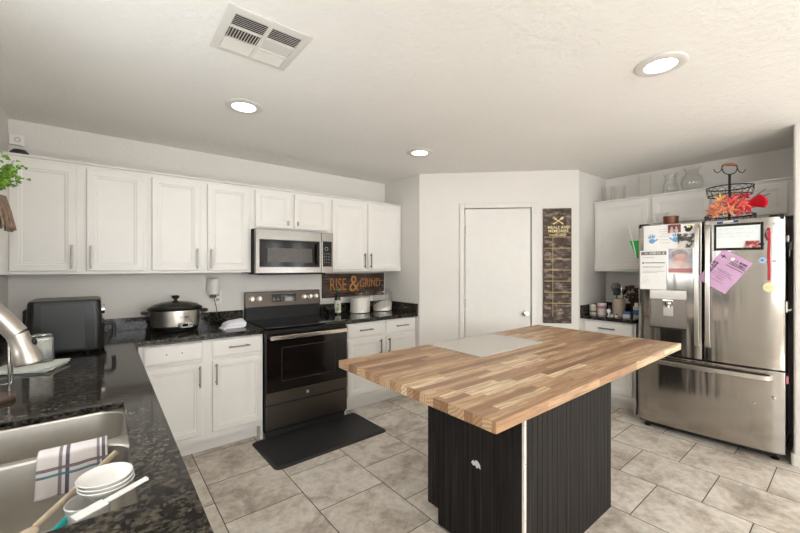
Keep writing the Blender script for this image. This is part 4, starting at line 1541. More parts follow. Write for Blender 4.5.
mesh_object('handle_grip', MB().tube(smooth_path([(-0.058, 0, 0.492), (-0.03, 0, 0.501), (0.03, 0, 0.501), (0.058, 0, 0.492)], 3), [0.008, 0.012, 0.012, 0.008], 10, M=hM), plain('reddish_wood', (146, 92, 70), rough=0.5, var=0.15), TS)

# autumn leaf spray in the stand
LS = thing('leaf_spray', 'orange and red artificial leaf spray tucked into the tiered stand', 'decoration', (3.815, 0.612, 1.872))


def maple(size, M, mb):
    tips = []
    n = 5
    pts = []
    for i in range(n):
        a = PI / 2 + (i - 2) * 0.95
        L = size * (1.0, 0.92, 0.70)[abs(i - 2)]
        pts += [(0.36 * size * math.cos(a - 0.48), 0.36 * size * math.sin(a - 0.48)), (0.62 * L * math.cos(a - 0.22), 0.62 * L * math.sin(a - 0.22)), (L * math.cos(a), L * math.sin(a)), (0.62 * L * math.cos(a + 0.22), 0.62 * L * math.sin(a + 0.22))]
    pts.append((-0.06 * size, -0.22 * size))
    b = bmesh.new()
    c = b.verts.new((0, 0, 0.008))
    vs = [b.verts.new((p[0], p[1], random.uniform(-0.006, 0.01))) for p in pts]
    for i in range(len(vs)):
        b.faces.new((c, vs[i], vs[(i + 1) % len(vs)]))
    r = bmesh.ops.extrude_face_region(b, geom=b.faces[:])
    for v in [g for g in r['geom'] if isinstance(g, bmesh.types.BMVert)]:
        v.co.z -= 0.0015
    bmesh.ops.recalc_face_normals(b, faces=b.faces[:])
    mb.merge(b, M)


rnd = random.Random(5)
M_LO = plain('orange_leaf', (214, 128, 92), rough=0.6, var=0.25, vscale=30)
M_LR = plain('coral_leaf', (196, 74, 66), rough=0.6, var=0.25, vscale=30)
M_LC = plain('crimson_leaf', (172, 26, 42), rough=0.6, var=0.25, vscale=30)
M_LY = plain('golden_leaf', (222, 168, 98), rough=0.6, var=0.2, vscale=30)
# the spray runs across the view: local axis e along -Y (to the right as seen from the island)
def spray_M(s, z, out, size_rot, tiltx, tiltz):
    return Matrix.Translation((-out, -s, z)) @ Matrix.Rotation(math.radians(-86) + tiltz, 4, 'Z') @ Matrix.Rotation(PI / 2 + tiltx, 4, 'X') @ Matrix.Rotation(size_rot, 4, 'Z')


spec = [(-0.155, -0.015, 0.02, 0.075, M_LO, 1.2), (-0.115, 0.03, 0.04, 0.085, M_LO, 0.5), (-0.095, 0.10, 0.03, 0.070, M_LY, 0.1), (-0.07, 0.0, 0.06, 0.085, M_LO, 2.3), (-0.02, 0.05, 0.05, 0.095, M_LR, 0.3),
        (-0.02, -0.01, 0.07, 0.085, M_LO, -1.8), (0.03, 0.02, 0.06, 0.09, M_LR, -0.6), (0.02, 0.09, 0.03, 0.075, M_LR, 0.4), (0.085, 0.10, 0.03, 0.07, M_LC, -0.2), (0.075, 0.035, 0.06, 0.095, M_LR, -2.2), (0.10, 0.0, 0.04, 0.085, M_LC, 2.6), (-0.13, -0.03, 0.05, 0.07, M_LO, 2.8), (0.05, -0.02, 0.06, 0.08, M_LR, 3.0)]
for s, z, out, sz, m, ro in spec:
    mb = MB()
    maple(sz * 0.8, spray_M(s * 0.8, z * 0.8, out, ro, rnd.uniform(-0.5, 0.3), rnd.uniform(-0.4, 0.4)), mb)
    mesh_object('leaf', mb, m, LS, 0)
# pleated fan leaf at the right end
fb = MB()


def fan(u, v):
    a = math.radians(-30 + 74 * u) if True else 0
    L = 0.02 + 0.125 * v
    zig = 0.010 * (1 if int(round(u * 16)) % 2 else -1) * v
    return (L * math.cos(a), L * math.sin(a) * 0.62, zig)


fb.sheet(fan, 16, 6, M=spray_M(0.050, 0.012, 0.055, 0.12, 0.0, 0.0))
mesh_object('fan_leaf', fb, plain('bright_red_leaf', (196, 22, 40), rough=0.55, var=0.15, vscale=40), LS, 20, solid=0.0015)
sb = MB()
sb.tube([(-0.02, 0.13, 0.0), (-0.02, 0.0, 0.03), (-0.03, -0.12, 0.05), (-0.02, -0.20, 0.085)], 0.0025, 6)
sb.tube([(-0.02, 0.13, -0.01), (-0.01, 0.155, -0.04), (0.0, 0.17, -0.070)], 0.0022, 6)
sb.tube([(-0.04, -0.10, 0.06), (-0.03, -0.18, 0.12)], 0.002, 6)
mesh_object('twig', sb, plain('dark_twig', (52, 38, 32), rough=0.7), LS)

CB = thing('bowl', 'small copper-brown bowl on top of the fridge', 'bowl', (3.96, 1.06, 1.7635))
mesh_object('bowl_wall', MB().lathe([(0, 0), (0.035, 0.0), (0.04, 0.006), (0.055, 0.05), (0.058, 0.108), (0.054, 0.108), (0.050, 0.05), (0.034, 0.01), (0, 0.01)], n=28), plain('copper_brown', (124, 74, 52), rough=0.4, metal=0.4), CB)
GC = thing('glass_dish', 'clear glass pedestal dish on the fridge beside the copper bowl', 'dish', (4.02, 1.15, 1.7635))
mesh_object('glass_wall', MB().lathe([(0.03, 0), (0.032, 0.004), (0.010, 0.02), (0.010, 0.05), (0.035, 0.075), (0.05, 0.135), (0.068, 0.150), (0.066, 0.152), (0.048, 0.137), (0.032, 0.079), (0, 0.066)], n=28), M_GLASS, GC)

# ------------------------------------------------------------------ glass on the fridge-wall cabinets
VG = 'clear glass vases on the cabinet top'


def glassware(name, label, cat, loc, prof, n=32, M2=None):
    o = thing(name, label, cat, loc, group=VG)
    mesh_object('glass_wall', MB().lathe(prof, n=n), M2 or M_GLASS, o)
    return o


zc = ZT + 0.0045
glassware('glass_tumbler', 'clear straight glass cylinder at the far left of the cabinet top', 'vase', (4.38, 1.765, zc), [(0, 0.004), (0.048, 0.004), (0.050, 0.001), (0.054, 0.002), (0.058, 0.175), (0.056, 0.175), (0.051, 0.010), (0, 0.010)])
glassware('glass_tumbler', 'second clear glass cylinder, just right of the leftmost one', 'vase', (4.38, 1.640, zc), [(0, 0.004), (0.050, 0.004), (0.052, 0.001), (0.056, 0.002), (0.058, 0.165), (0.056, 0.165), (0.052, 0.012), (0, 0.012)])
o = thing('glass_vase', 'tall square clear glass vase in the middle of the cabinet top', 'vase', (4.38, 1.40, zc), math.radians(12), VG)
mb = MB()
mb.loft([[(p[0], p[1], z) for p in rrect(0, 0, w, w, 0.008, 3)] for z, w in ((0.0, 0.100), (0.004, 0.104), (0.24, 0.108), (0.24, 0.100), (0.014, 0.094))], True, True)
mesh_object('glass_wall', mb, M_GLASS, o)
glassware('glass_vase', 'flared-neck clear glass vase left of the round one', 'vase', (4.38, 1.175, zc), [(0, 0.004), (0.050, 0.003), (0.054, 0.0), (0.066, 0.035), (0.068, 0.065), (0.054, 0.115), (0.046, 0.145), (0.050, 0.180), (0.062, 0.205), (0.060, 0.206), (0.048, 0.181), (0.044, 0.145), (0.052, 0.113), (0.065, 0.065), (0.063, 0.037), (0.05, 0.008), (0, 0.008)])
glassware('glass_vase', 'big round-bellied clear glass vase nearest the tiered stand', 'vase', (4.38, 1.005, zc), [(0, 0.004), (0.045, 0.003), (0.05, 0.0), (0.078, 0.035), (0.092, 0.085), (0.080, 0.135), (0.052, 0.165), (0.048, 0.180), (0.062, 0.215), (0.074, 0.230), (0.072, 0.231), (0.060, 0.217), (0.045, 0.181), (0.049, 0.164), (0.077, 0.133), (0.089, 0.085), (0.075, 0.037), (0.045, 0.008), (0, 0.008)])

# ------------------------------------------------------------------ small counter beside the fridge
ZC = 0.9145
M_LABELW = plain('label_white', (206, 198, 190), rough=0.6)


def can(name, label, cat, loc, r, h, body, lid, band=None, bandz=(0.3, 0.7), lidr=1.0, lidh=0.012):
    o = thing(name, label, cat, loc)
    mesh_object('body', MB().lathe([(0, 0), (r * 0.96, 0), (r, 0.003), (r, h), (r * 0.9, h), (0, h)], n=24), body, o)
    mesh_object('lid', MB().lathe([(0, 0), (r * lidr, 0), (r * lidr, lidh), (r * lidr * 0.93, lidh + 0.002), (0, lidh + 0.002)], c=(0, 0, h + 0.0002), n=24), lid, o)
    if band:
        mesh_object('printed_band', MB().lathe([(r + 0.0001, h * bandz[0]), (r + 0.0008, h * bandz[0]), (r + 0.0008, h * bandz[1]), (r + 0.0001, h * bandz[1]), (r + 0.0001, h * bandz[0])], n=24), band, o)
    return o


can('food_can', 'cream tin nearest the pantry wall on the small counter', 'can', (4.11, 1.800, ZC), 0.034, 0.088, plain('cream_tin', (196, 188, 168), rough=0.5), plain('cream_lid', (224, 218, 204), rough=0.4), plain('dark_tin_print', (104, 96, 84), rough=0.5), (0.25, 0.45))
can('yogurt_tub', 'white tub with pink print beside the cream tin', 'tub', (4.14, 1.722, ZC), 0.044, 0.108, M_LABELW, plain('pink_white_lid', (226, 214, 214), rough=0.4), plain('pink_print', (176, 112, 132), rough=0.5), (0.60, 0.88), 1.05)
o = thing('egg_cup', 'small white footed cup before the dark spice jar', 'cup', (4.05, 1.616, ZC))
mesh_object('cup', MB().lathe([(0, 0), (0.016, 0), (0.016, 0.004), (0.006, 0.010), (0.006, 0.026), (0.018, 0.038), (0.021, 0.055), (0.016, 0.070), (0, 0.076)], n=18), M_WHITEPL, o)
can('spice_jar', 'small dark spice jar between pink tub and utensil crock', 'jar', (4.16, 1.640, ZC), 0.026, 0.085, plain('spice_dark', (62, 50, 36), rough=0.3), M_BLACK)
CR = thing('utensil_crock', 'tall beige crock on the small counter', 'crock', (4.12, 1.548, ZC))
mesh_object('crock_wall', MB().lathe([(0, 0), (0.050, 0), (0.056, 0.006), (0.058, 0.10), (0.056, 0.175), (0.060, 0.185), (0.052, 0.185), (0.050, 0.10), (0.048, 0.012), (0, 0.012)], n=32), plain('beige_stoneware', (170, 152, 136), rough=0.45, var=0.06), CR)


def utensil(label, tip, base, head, mat, r=0.005, name='cooking_utensil', hm=None):
    b = Vector((4.12, 1.548, ZC)) + Vector(base)
    o = thing(name, label, 'utensil', b)
    d = Vector(tip) - Vector(base)
    mesh_object('handle', MB().tube([(0, 0, 0), d], r, 8), mat, o)
    q = d.to_track_quat('Z', 'X').to_matrix().to_4x4()
    mesh_object('head', head(MB(), Matrix.Translation(d) @ Matrix.Rotation(math.radians(35), 4, 'Z')), hm or mat, o)
    return o


M_LADLE = plain('grey_nylon', (98, 88, 80), rough=0.5)
utensil('large round grey skimmer spoon in the crock', (0.02, 0.035, 0.26), (0.01, 0.01, 0.014), lambda m, M: m.ball((0, 0, 0.035), (0.012, 0.052, 0.05), 16, M=M), M_LADLE)
utensil('black slotted turner in the crock', (-0.02, 0.012, 0.215), (-0.01, -0.005, 0.014), lambda m, M: m.box(-0.004, 0.004, -0.034, 0.034, 0, 0.075, 0.003, M=M), M_BLACK)
utensil('silver whisk in the crock', (-0.015, -0.032, 0.25), (-0.004, -0.02, 0.014), lambda m, M: m.ball((0, 0, 0.03), (0.016, 0.016, 0.04), 14, M=M), M_CHROME, 0.006)
utensil('black ladle leaning right in the crock', (0.03, -0.035, 0.23), (0.025, -0.012, 0.014), lambda m, M: m.ball((0, 0, 0.02), (0.020, 0.024, 0.028), 14, M=M), M_BLACK)
# dark dried flowers
FL = thing('dried_flowers', 'dark red dried flower bunch in a jar close to the fridge', 'flowers', (4.27, 1.462, ZC))
mesh_object('jar', MB().lathe([(0, 0), (0.034, 0), (0.036, 0.004), (0.036, 0.08), (0.028, 0.095), (0.028, 0.11), (0.025, 0.11), (0.025, 0.094), (0.033, 0.08), (0.033, 0.008), (0, 0.008)], n=24), plain('amber_brown_glass', (62, 46, 34), rough=0.15), FL)
sb, bb = MB(), MB()
for i in range(60):
    a, q = rnd.uniform(0, 2 * PI), rnd.uniform(0.15, 1.0)
    tip = (0.070 * q * math.cos(a), 0.080 * q * math.sin(a), rnd.uniform(0.13, 0.30))
    sb.tube([(0.012 * math.cos(a), 0.012 * math.sin(a), 0.02), (0.4 * tip[0], 0.4 * tip[1], 0.13), tip], 0.0015, 5)
    for _ in range(3):
        bb.ball((tip[0] + rnd.uniform(-0.008, 0.008), tip[1] + rnd.uniform(-0.008, 0.008), tip[2] + rnd.uniform(-0.012, 0.012)), (0.012, 0.012, 0.010), 8)
mesh_object('stems', sb, plain('dry_stem', (66, 54, 36), rough=0.8), FL)
mesh_object('blossoms', bb, plain('dark_red_blossom', (70, 30, 28), rough=0.8, var=0.35, vscale=80), FL)
can('white_bottle', 'white and blue bottle standing against the fridge', 'bottle', (4.13, 1.392, ZC), 0.028, 0.115, M_LABELW, M_WHITEPL, plain('blue_print', (70, 108, 160), rough=0.5), (0.25, 0.7), 0.55, 0.03)
o = thing('blue_box', 'flat blue and white packet lying before the dried flowers', 'packet', (4.09, 1.462, ZC), math.radians(8))
mesh_object('packet', MB().box(-0.03, 0.03, -0.032, 0.032, 0, 0.034, 0.003), plain('packet_white', (206, 212, 216), rough=0.5), o)
mesh_object('lid', MB().box(-0.031, 0.031, -0.033, 0.033, 0.0345, 0.056, 0.004), plain('packet_blue', (58, 96, 152), rough=0.4), o)
for i, (dx, dy) in enumerate(((0, 0), (0.0, -0.042))):
    o = thing('salt_shaker', ('clear little shaker at the foot of the utensil crock, left one', 'clear little shaker at the foot of the utensil crock, right one')[i], 'shaker', (4.035 + dx, 1.582 + dy, ZC), group='shakers by the crock')
    mesh_object('glass_wall', MB().lathe([(0, 0), (0.014, 0), (0.015, 0.003), (0.012, 0.022), (0, 0.022)], n=16), plain('salt_white', (206, 200, 194), rough=0.3), o)
    mesh_object('cap', MB().lathe([(0, 0), (0.0125, 0), (0.0125, 0.006), (0.008, 0.011), (0, 0.012)], c=(0, 0, 0.0222), n=16), M_CHROME, o)

# ------------------------------------------------------------------ counter right of the range
def glass_jar(label, loc, r, h, fill, slope):
    o = thing('glass_jar', label, 'jar', loc, group='flour jars')
    mesh_object('glass_wall', MB().lathe([(0, 0), (r - 0.006, 0), (r, 0.006), (r, h * 0.86), (r * 0.86, h * 0.93), (r * 0.80, h), (r * 0.78, h), (r * 0.83, h * 0.925), (r - 0.004, h * 0.855), (r - 0.004, 0.010), (r - 0.010, 0.005), (0, 0.005)], n=40), M_GLASS, o)
    rr = r - 0.005
    mb = MB()
    n = 40
    lo = [(rr * math.cos(2 * PI * i / n), rr * math.sin(2 * PI * i / n), 0.0065) for i in range(n)]
    hi = [(p[0], p[1], 0.0065 + fill + slope * (p[0] * 0.9 + p[1] * 0.3) / rr) for p in lo]
    mid = [(p[0] * 0.5, p[1] * 0.5, 0.0065 + fill + slope * 0.5 * (p[0] * 0.9 + p[1] * 0.3) / rr + 0.006) for p in lo]
    mb.loft([lo, hi, mid], True, True)
    mesh_object('flour', mb, plain('flour_white', (236, 230, 220), rough=0.9, var=0.02, bump=0.2, bscale=60), o)
    lid = MB().lathe([(0, 0), (r * 0.84, 0), (r * 0.86, 0.004), (r * 0.80, 0.012), (r * 0.45, 0.022), (0.014, 0.028), (0.012, 0.034), (0.022, 0.044), (0.022, 0.054), (0.010, 0.062), (0, 0.063)], c=(0, 0, h + 0.0004), n=36)
    mesh_object('lid', lid, M_GLASS, o)
    return o


glass_jar('large glass jar nearly full of white flour, left of the other jar', (2.235, 3.49, ZC), 0.113, 0.235, 0.165, 0.004)
glass_jar('large glass jar with a low slope of flour, beside the pantry wall', (2.545, 3.49, ZC), 0.113, 0.235, 0.060, 0.045)
OB = thing('oil_bottle', 'dark green oil bottle with a white label before the wall sign', 'bottle', (1.965, 3.51, ZC))
mesh_object('glass_wall', MB().lathe([(0, 0), (0.030, 0), (0.034, 0.004), (0.034, 0.155), (0.028, 0.185), (0.014, 0.215), (0.013, 0.250), (0, 0.250)], n=28), plain('dark_green_glass', (24, 32, 20), rough=0.12), OB)
mesh_object('cap', MB().lathe([(0, 0), (0.015, 0), (0.015, 0.032), (0.013, 0.035), (0, 0.035)], c=(0, 0, 0.2503), n=20), plain('green_cap', (66, 104, 42), rough=0.4), OB)
mesh_object('paper_label', MB().lathe([(0.0341, 0.02), (0.0348, 0.02), (0.0348, 0.15), (0.0341, 0.15), (0.0341, 0.02)], n=28), M_LABELW, OB)
lb = MB()
aM = Matrix.Rotation(math.radians(-28), 4, 'Z')
lb.ball((0, -0.0345, 0.060), (0.014, 0.0025, 0.026), 14, M=aM).ball((0.004, -0.0345, 0.104), (0.010, 0.0025, 0.016), 14, M=aM)
mesh_object('label_olive', lb, plain('olive_print', (120, 160, 50), rough=0.5), OB)
DB = thing('salt_dish', 'small dark dish with pale salt between range and oil bottle', 'dish', (1.872, 3.50, ZC))
mesh_object('dish_wall', MB().lathe([(0, 0), (0.034, 0), (0.040, 0.005), (0.050, 0.045), (0.052, 0.062), (0.048, 0.062), (0.045, 0.045), (0.036, 0.010), (0, 0.010)], n=28), M_BLACK, DB)
mesh_object('salt', MB().lathe([(0.0, 0.056), (0.03, 0.053), (0.0455, 0.049), (0, 0.047)], n=24), plain('pink_salt', (224, 194, 180), rough=0.9), DB)

# sign on the wall
M_RUST = rustic('rustic_dark_wood', (34, 22, 18), (66, 46, 36), (132, 112, 96))
SG = thing('wall_sign', 'dark rustic wood sign with orange lettering above the flour jars', 'sign', (1.856, 3.646, 1.0155 + 0.065))
mb = MB()
for i in range(3):
    mb.box(0, 0.826, 0, 0.02, i * 0.0885, i * 0.0885 + 0.087, 0.002)
mesh_object('board', mb, M_RUST, SG)
tx = MB()
text_into(tx, 'RISE', 0.195, face_M(0.190, -0.0008, 0.138), 0.0008, squash=0.60, bold=-0.001)
text_into(tx, '&', 0.27, face_M(0.400, -0.0008, 0.142), 0.0008, squash=0.85, bold=-0.001)
text_into(tx, 'GRIND', 0.145, face_M(0.622, -0.0008, 0.150), 0.0008, squash=0.66, bold=-0.001)
mesh_object('lettering', tx, plain('burnt_orange_paint', (186, 124, 58), rough=0.6, var=0.15, vscale=60), SG, 0)

# plank sign beside the pantry door
KS = thing('menu_sign', 'tall dark wooden weekly menu board beside the pantry door', 'sign')
KS.location = (2.71, 3.03, 0)
KS.rotation_euler = (0, 0, -PI / 4)
M_RUST2 = rustic('rustic_plank_wood', (38, 29, 24), (78, 62, 52), (168, 152, 138), (7, 7, 16))
mb = MB()
S0, S1 = 1.308, 1.592
zs = [0.828, 1.005, 1.18, 1.355, 1.53, 1.705, 1.88, 2.036]
mb.box(S0, S1, -0.020, -0.001, 0.828, 2.036, 0.003)
mesh_object('board', mb, M_RUST2, KS)
lb = MB()
rows_z = [0.915, 1.040, 1.155, 1.272, 1.388, 1.503, 1.618, 1.735]
for z in rows_z[1:]:
    lb.box(S0 + 0.006, S1 - 0.006, -0.0208, -0.0201, z - 0.002, z + 0.002)
lb.box(S0 + 0.094, S0 + 0.097, -0.0208, -0.0201, 0.90, 1.735)
mesh_object('gold_rule', lb, M_GOLD, KS, 0)
tb = MB()
cxs = (S0 + S1) / 2 + 0.008
mesh_object('script_heading', scrawl(cxs - 0.085, cxs + 0.065, 1.978, 0.007, 0.005, 12, -0.0206, 0.0012), plain('pale_gold_paint', (226, 208, 150), rough=0.6, var=0.1), KS, 0)
text_into(tb, 'MEALS AND', 0.040, face_M(cxs + 0.004, -0.0206, 1.835), 0.0004, bold=0.0008, space=1.05)
text_into(tb, 'MEMORIES', 0.042, face_M(cxs, -0.0206, 1.797), 0.0004, bold=0.0008, space=1.05)
text_into(tb, 'made daily', 0.040, face_M(cxs - 0.008, -0.0206, 1.757), 0.0004, shear=0.35)
mesh_object('lettering', tb, plain('pale_gold_paint', (226, 208, 150), rough=0.6, var=0.1), KS, 0)
# crossed spoon and fork
tb = MB()
for s in (-1, 1):
    if s > 0:
        mesh_object('spoon_emblem', tb, MATS['pale_gold_paint'], KS, 0)
        tb = MB()
    Ms = face_M(cxs, -0.0206, 1.905) @ Matrix.Rotation(s * math.radians(55), 4, 'Z')
    tb.box(-0.004, 0.004, -0.055, 0.03, -0.0004, 0.0004, M=Ms)
    tb.ball((0, -0.05, 0), (0.008, 0.014, 0.0005), 10, M=Ms)
    if s < 0:
        tb.ball((0, 0.045, 0), (0.014, 0.022, 0.0005), 14, M=Ms)
    else:
        for q in (-0.009, -0.003, 0.003, 0.009):
            tb.box(q - 0.0018, q + 0.0018, 0.034, 0.064, -0.0004, 0.0004, M=Ms)
        tb.box(-0.011, 0.011, 0.026, 0.036, -0.0004, 0.0004, M=Ms)
mesh_object('fork_emblem', tb, MATS['pale_gold_paint'], KS, 0)
db_ = MB()
for day, z in zip(('MON', 'TUE', 'WED', 'THU', 'FRI', 'SAT', 'SUN'), rows_z[::-1]):
    text_into(db_, day, 0.028, face_M(S0 + 0.050, -0.0206, z - 0.055), 0.0004)
mesh_object('day_names', db_, plain('chalk_beige', (186, 172, 156), rough=0.7), KS, 0)
for z in rows_z[1:]:
    mesh_object('peg', MB().lathe([(0, 0), (0.007, 0), (0.007, 0.012), (0, 0.013)], n=12, M=Matrix.Translation((cxs + 0.022, -0.0202, z - 0.014)) @ Matrix.Rotation(PI / 2, 4, 'X')), M_BLACK, KS)

# ------------------------------------------------------------------ counter left of the range
SLW = thing('slow_cooker', 'oval stainless slow cooker with black handles and glass lid', 'slow cooker', (0.455, 3.425, ZC), math.radians(-3))
ex, ey = 1.0, 0.74
mesh_object('cooker_base', MB().lathe([(0, 0), (0.150, 0), (0.158, 0.006), (0.164, 0.034), (0.160, 0.038), (0, 0.038)], n=40, sx=ex, sy=ey), M_BLACK, SLW)
mesh_object('body', MB().lathe([(0.158, 0.0385), (0.165, 0.045), (0.174, 0.150), (0.174, 0.163), (0.168, 0.163), (0.160, 0.045), (0.15, 0.0385), (0.158, 0.0385)], n=48, sx=ex, sy=ey), M_STEEL2, SLW)
mesh_object('crock_rim', MB().lathe([(0.166, 0.1635), (0.186, 0.166), (0.192, 0.178), (0.186, 0.188), (0.168, 0.188), (0.160, 0.1635), (0.166, 0.1635)], n=48, sx=ex, sy=ey), M_BLACK, SLW)
mesh_object('lid', MB().lathe([(0.178, 0.1885), (0.180, 0.193), (0.150, 0.213), (0.095, 0.228), (0.03, 0.236), (0, 0.237), (0, 0.233), (0.03, 0.232), (0.095, 0.224), (0.148, 0.209), (0.176, 0.1885), (0.178, 0.1885)], n=48, sx=ex, sy=ey), plain('smoked_lid_glass', (52, 52, 42), rough=0.08, var=0.1, coat=0.3), SLW)
mesh_object('lid_knob', MB().lathe([(0, 0), (0.014, 0), (0.012, 0.012), (0.026, 0.022), (0.028, 0.034), (0.020, 0.042), (0, 0.043)], c=(0, 0, 0.2372), n=24), M_BLACK, SLW)
for s in (-1, 1):
    mesh_object('handle', MB().bar(smooth_path([(s * 0.172, -0.045, 0.142), (s * 0.205, -0.04, 0.150), (s * 0.222, 0.0, 0.152), (s * 0.205, 0.04, 0.150), (s * 0.172, 0.045, 0.142)], 4), 0.022, 0.018, (0, 0, 1)), M_BLACK, SLW)
cM = Matrix.Translation((0.060, -0.1205, 0.054)) @ Matrix.Rotation(math.radians(16), 4, 'Z')
cp = MB()
cp.loft([[(p[0], y, p[1]) for p in rrect(0, 0, w, h, 0.017, 5)] for y, w, h in ((0.012, 0.105, 0.044), (-0.010, 0.105, 0.044), (-0.016, 0.096, 0.036))], True, True, M=cM)
mesh_object('control_panel', cp, plain('panel_silver', (176, 172, 166), rough=0.35, metal=0.6), SLW)
bp = MB().box(-0.034, 0.008, -0.0172, -0.0155, -0.009, 0.009, 0.0005, M=cM)
for q in (0.022, 0.036):
    bp.ball((q, -0.0165, 0.0), (0.005, 0.002, 0.005), 8, M=cM)
mesh_object('display', bp, M_COOKTOP, SLW)
lb = MB()
join(lb, glyphs(-0.03, 0.035, 0.0, 0.012, 6, 0.0, 0.25), Matrix.Translation((0.048, -0.1245, 0.115)) @ Matrix.Rotation(math.radians(14), 4, 'Z'))
mesh_object('logo_lettering', lb, M_INK, SLW, 0)

CL = thing('folded_cloth', 'folded white dishcloth on the counter left of the range', 'cloth', (0.845, 3.285, ZC), math.radians(4))
cb = MB()
rn = random.Random(11)


def lump(z, ins, k):
    out = []
    for p in rrect(0, 0, 0.185 - 2 * ins, 0.12 - 2 * ins, max(0.006, 0.022 - ins * 0.5), 8):
        f = 1 + 0.05 * math.sin(p[0] * 55 + k * 1.3) + 0.04 * math.sin(p[1] * 80 + k)
        out.append((p[0] * f + 0.004 * k, p[1] * f, z * (1 + 0.22 * math.sin(p[0] * 16 + 0.9) + 0.10 * math.sin(p[1] * 45 + k))))
    return out


cb.loft([lump(0.0003, 0.004, 0), lump(0.007, 0.0, 1), lump(0.015, 0.002, 2), lump(0.019, 0.008, 2.5), lump(0.022, 0.004, 3), lump(0.031, 0.008, 4), lump(0.036, 0.018, 4.4), lump(0.039, 0.012, 5), lump(0.048, 0.022, 6), lump(0.053, 0.036, 6.5), lump(0.052, 0.050, 7)], True, True)
mesh_object('cloth_layers', cb, plain('white_terry', (224, 223, 228), rough=0.95, var=0.05, bump=0.5, bscale=300, bdist=0.002), CL, 60)

# plugged device on the wall with its cord, and the outlet
SP = thing('smart_speaker', 'white rounded speaker mounted on the wall right of the slow cooker', 'speaker', (0.773, 3.6675, 1.245))
sp = MB()
sp.lathe([(0, -0.072), (0.030, -0.072), (0.046, -0.062), (0.050, -0.040), (0.050, 0.055), (0.046, 0.068), (0.036, 0.074), (0, 0.075)], c=(0, -0.054, 0), n=32)
mesh_object('shell', sp, plain('speaker_white', (226, 222, 216), rough=0.5), SP)
mesh_object('plug', MB().box(-0.022, 0.022, -0.060, -0.001, -0.100, -0.0722, 0.005), plain('plug_grey', (86, 82, 78), rough=0.5), SP)
CD = thing('power_cord', 'thin black cord hanging from the wall speaker to the counter', 'cord', (0.78, 3.633, 1.10))
mesh_object('cord', MB().tube(smooth_path([(0, 0.0, 0.042), (0.004, 0.003, 0.02), (0.016, 0.008, -0.02), (0.026, 0.009, -0.08), (0.03, 0.004, -0.12), (0.03, -0.014, -0.14), (0.022, -0.034, -0.170)], 4), 0.0032, 6), M_BLACK, CD)
OU = thing('outlet', 'white outlet plate on the back wall under the speaker', 'outlet', (0.815, 3.6675, 1.145))
mesh_object('plate', MB().box(-0.036, 0.036, -0.006, -0.0003, -0.058, 0.058, 0.003), M_WHITEPL, OU)
so = MB()
for z in (-0.022, 0.022):
    so.box(-0.016, 0.016, -0.0075, -0.0055, z - 0.014, z + 0.014, 0.001)
mesh_object('socket', so, plain('socket_grey', (178, 172, 166), rough=0.5), OU)

# air fryer in the corner
AF = thing('air_fryer', 'glossy black air fryer in the left corner of the counter', 'air fryer', (-0.165, 2.985, ZC), math.radians(90))
# local: front faces -y (world +X after 90 degrees)
M_FRYER = plain('fryer_black', (17, 16, 15), rough=0.28, var=0.08, spec=0.35)
sh = MB()
prof = [(0.0, 0.150, 0.155), (0.012, 0.158, 0.163), (0.16, 0.160, 0.165), (0.288, 0.155, 0.158), (0.300, 0.150, 0.153), (0.304, 0.140, 0.143)]
sh.loft([[(p[0], p[1], z + 0.012) for p in rrect(0, 0, 2 * w, 2 * d, 0.034, 8)] for z, w, d in prof], True, True)
mesh_object('shell', sh, M_FRYER, AF)
mesh_object('side_panel', MB().loft([[(-w - 0.002, -0.085, z), (-w - 0.002, 0.10, z), (-w + 0.006, 0.10, z), (-w + 0.006, -0.085, z)] for z, w in ((0.035, 0.1585), (0.172, 0.160), (0.29, 0.154))], True, True), plain('fryer_grey_side', (30, 29, 28), rough=0.4, metal=0.2), AF)
mesh_object('basket_front', MB().loft([[(p[0], p[1] - 0.03, z) for p in rrect(0, -0.09, 2 * w, 0.11, 0.05, 8)] for z, w in ((0.02, 0.140), (0.03, 0.148), (0.165, 0.150), (0.17, 0.145))], True, True), M_BLACK, AF)
mesh_object('basket_handle', MB().bar(smooth_path([(0, -0.165, 0.150), (0, -0.205, 0.155), (0, -0.222, 0.13), (0, -0.220, 0.06)], 4), 0.040, 0.022, (1, 0, 0)).box(-0.05, 0.05, -0.185, -0.165, 0.03, 0.10, 0.006), M_BLACK, AF)
mesh_object('control_knob', MB().lathe([(0, 0), (0.026, 0), (0.024, 0.018), (0, 0.02)], n=24, M=Matrix.Translation((0.05, -0.158, 0.245)) @ Matrix.Rotation(PI / 2, 4, 'X')), M_CHROME, AF)
mesh_object('control_knob', MB().lathe([(0, 0), (0.026, 0), (0.024, 0.018), (0, 0.02)], n=24, M=Matrix.Translation((-0.06, -0.158, 0.245)) @ Matrix.Rotation(PI / 2, 4, 'X')), M_CHROME, AF)
for x in (-0.10, 0.10):
    for y in (-0.09, 0.09):
        mesh_object('foot', MB().lathe([(0, 0), (0.014, 0), (0.014, 0.012), (0, 0.012)], c=(x, y, 0), n=12), M_BLACKMAT, AF)
mesh_object('air_outlet', MB().box(-0.05, 0.05, 0.158, 0.185, 0.13, 0.26, 0.006), M_BLACKMAT, AF)
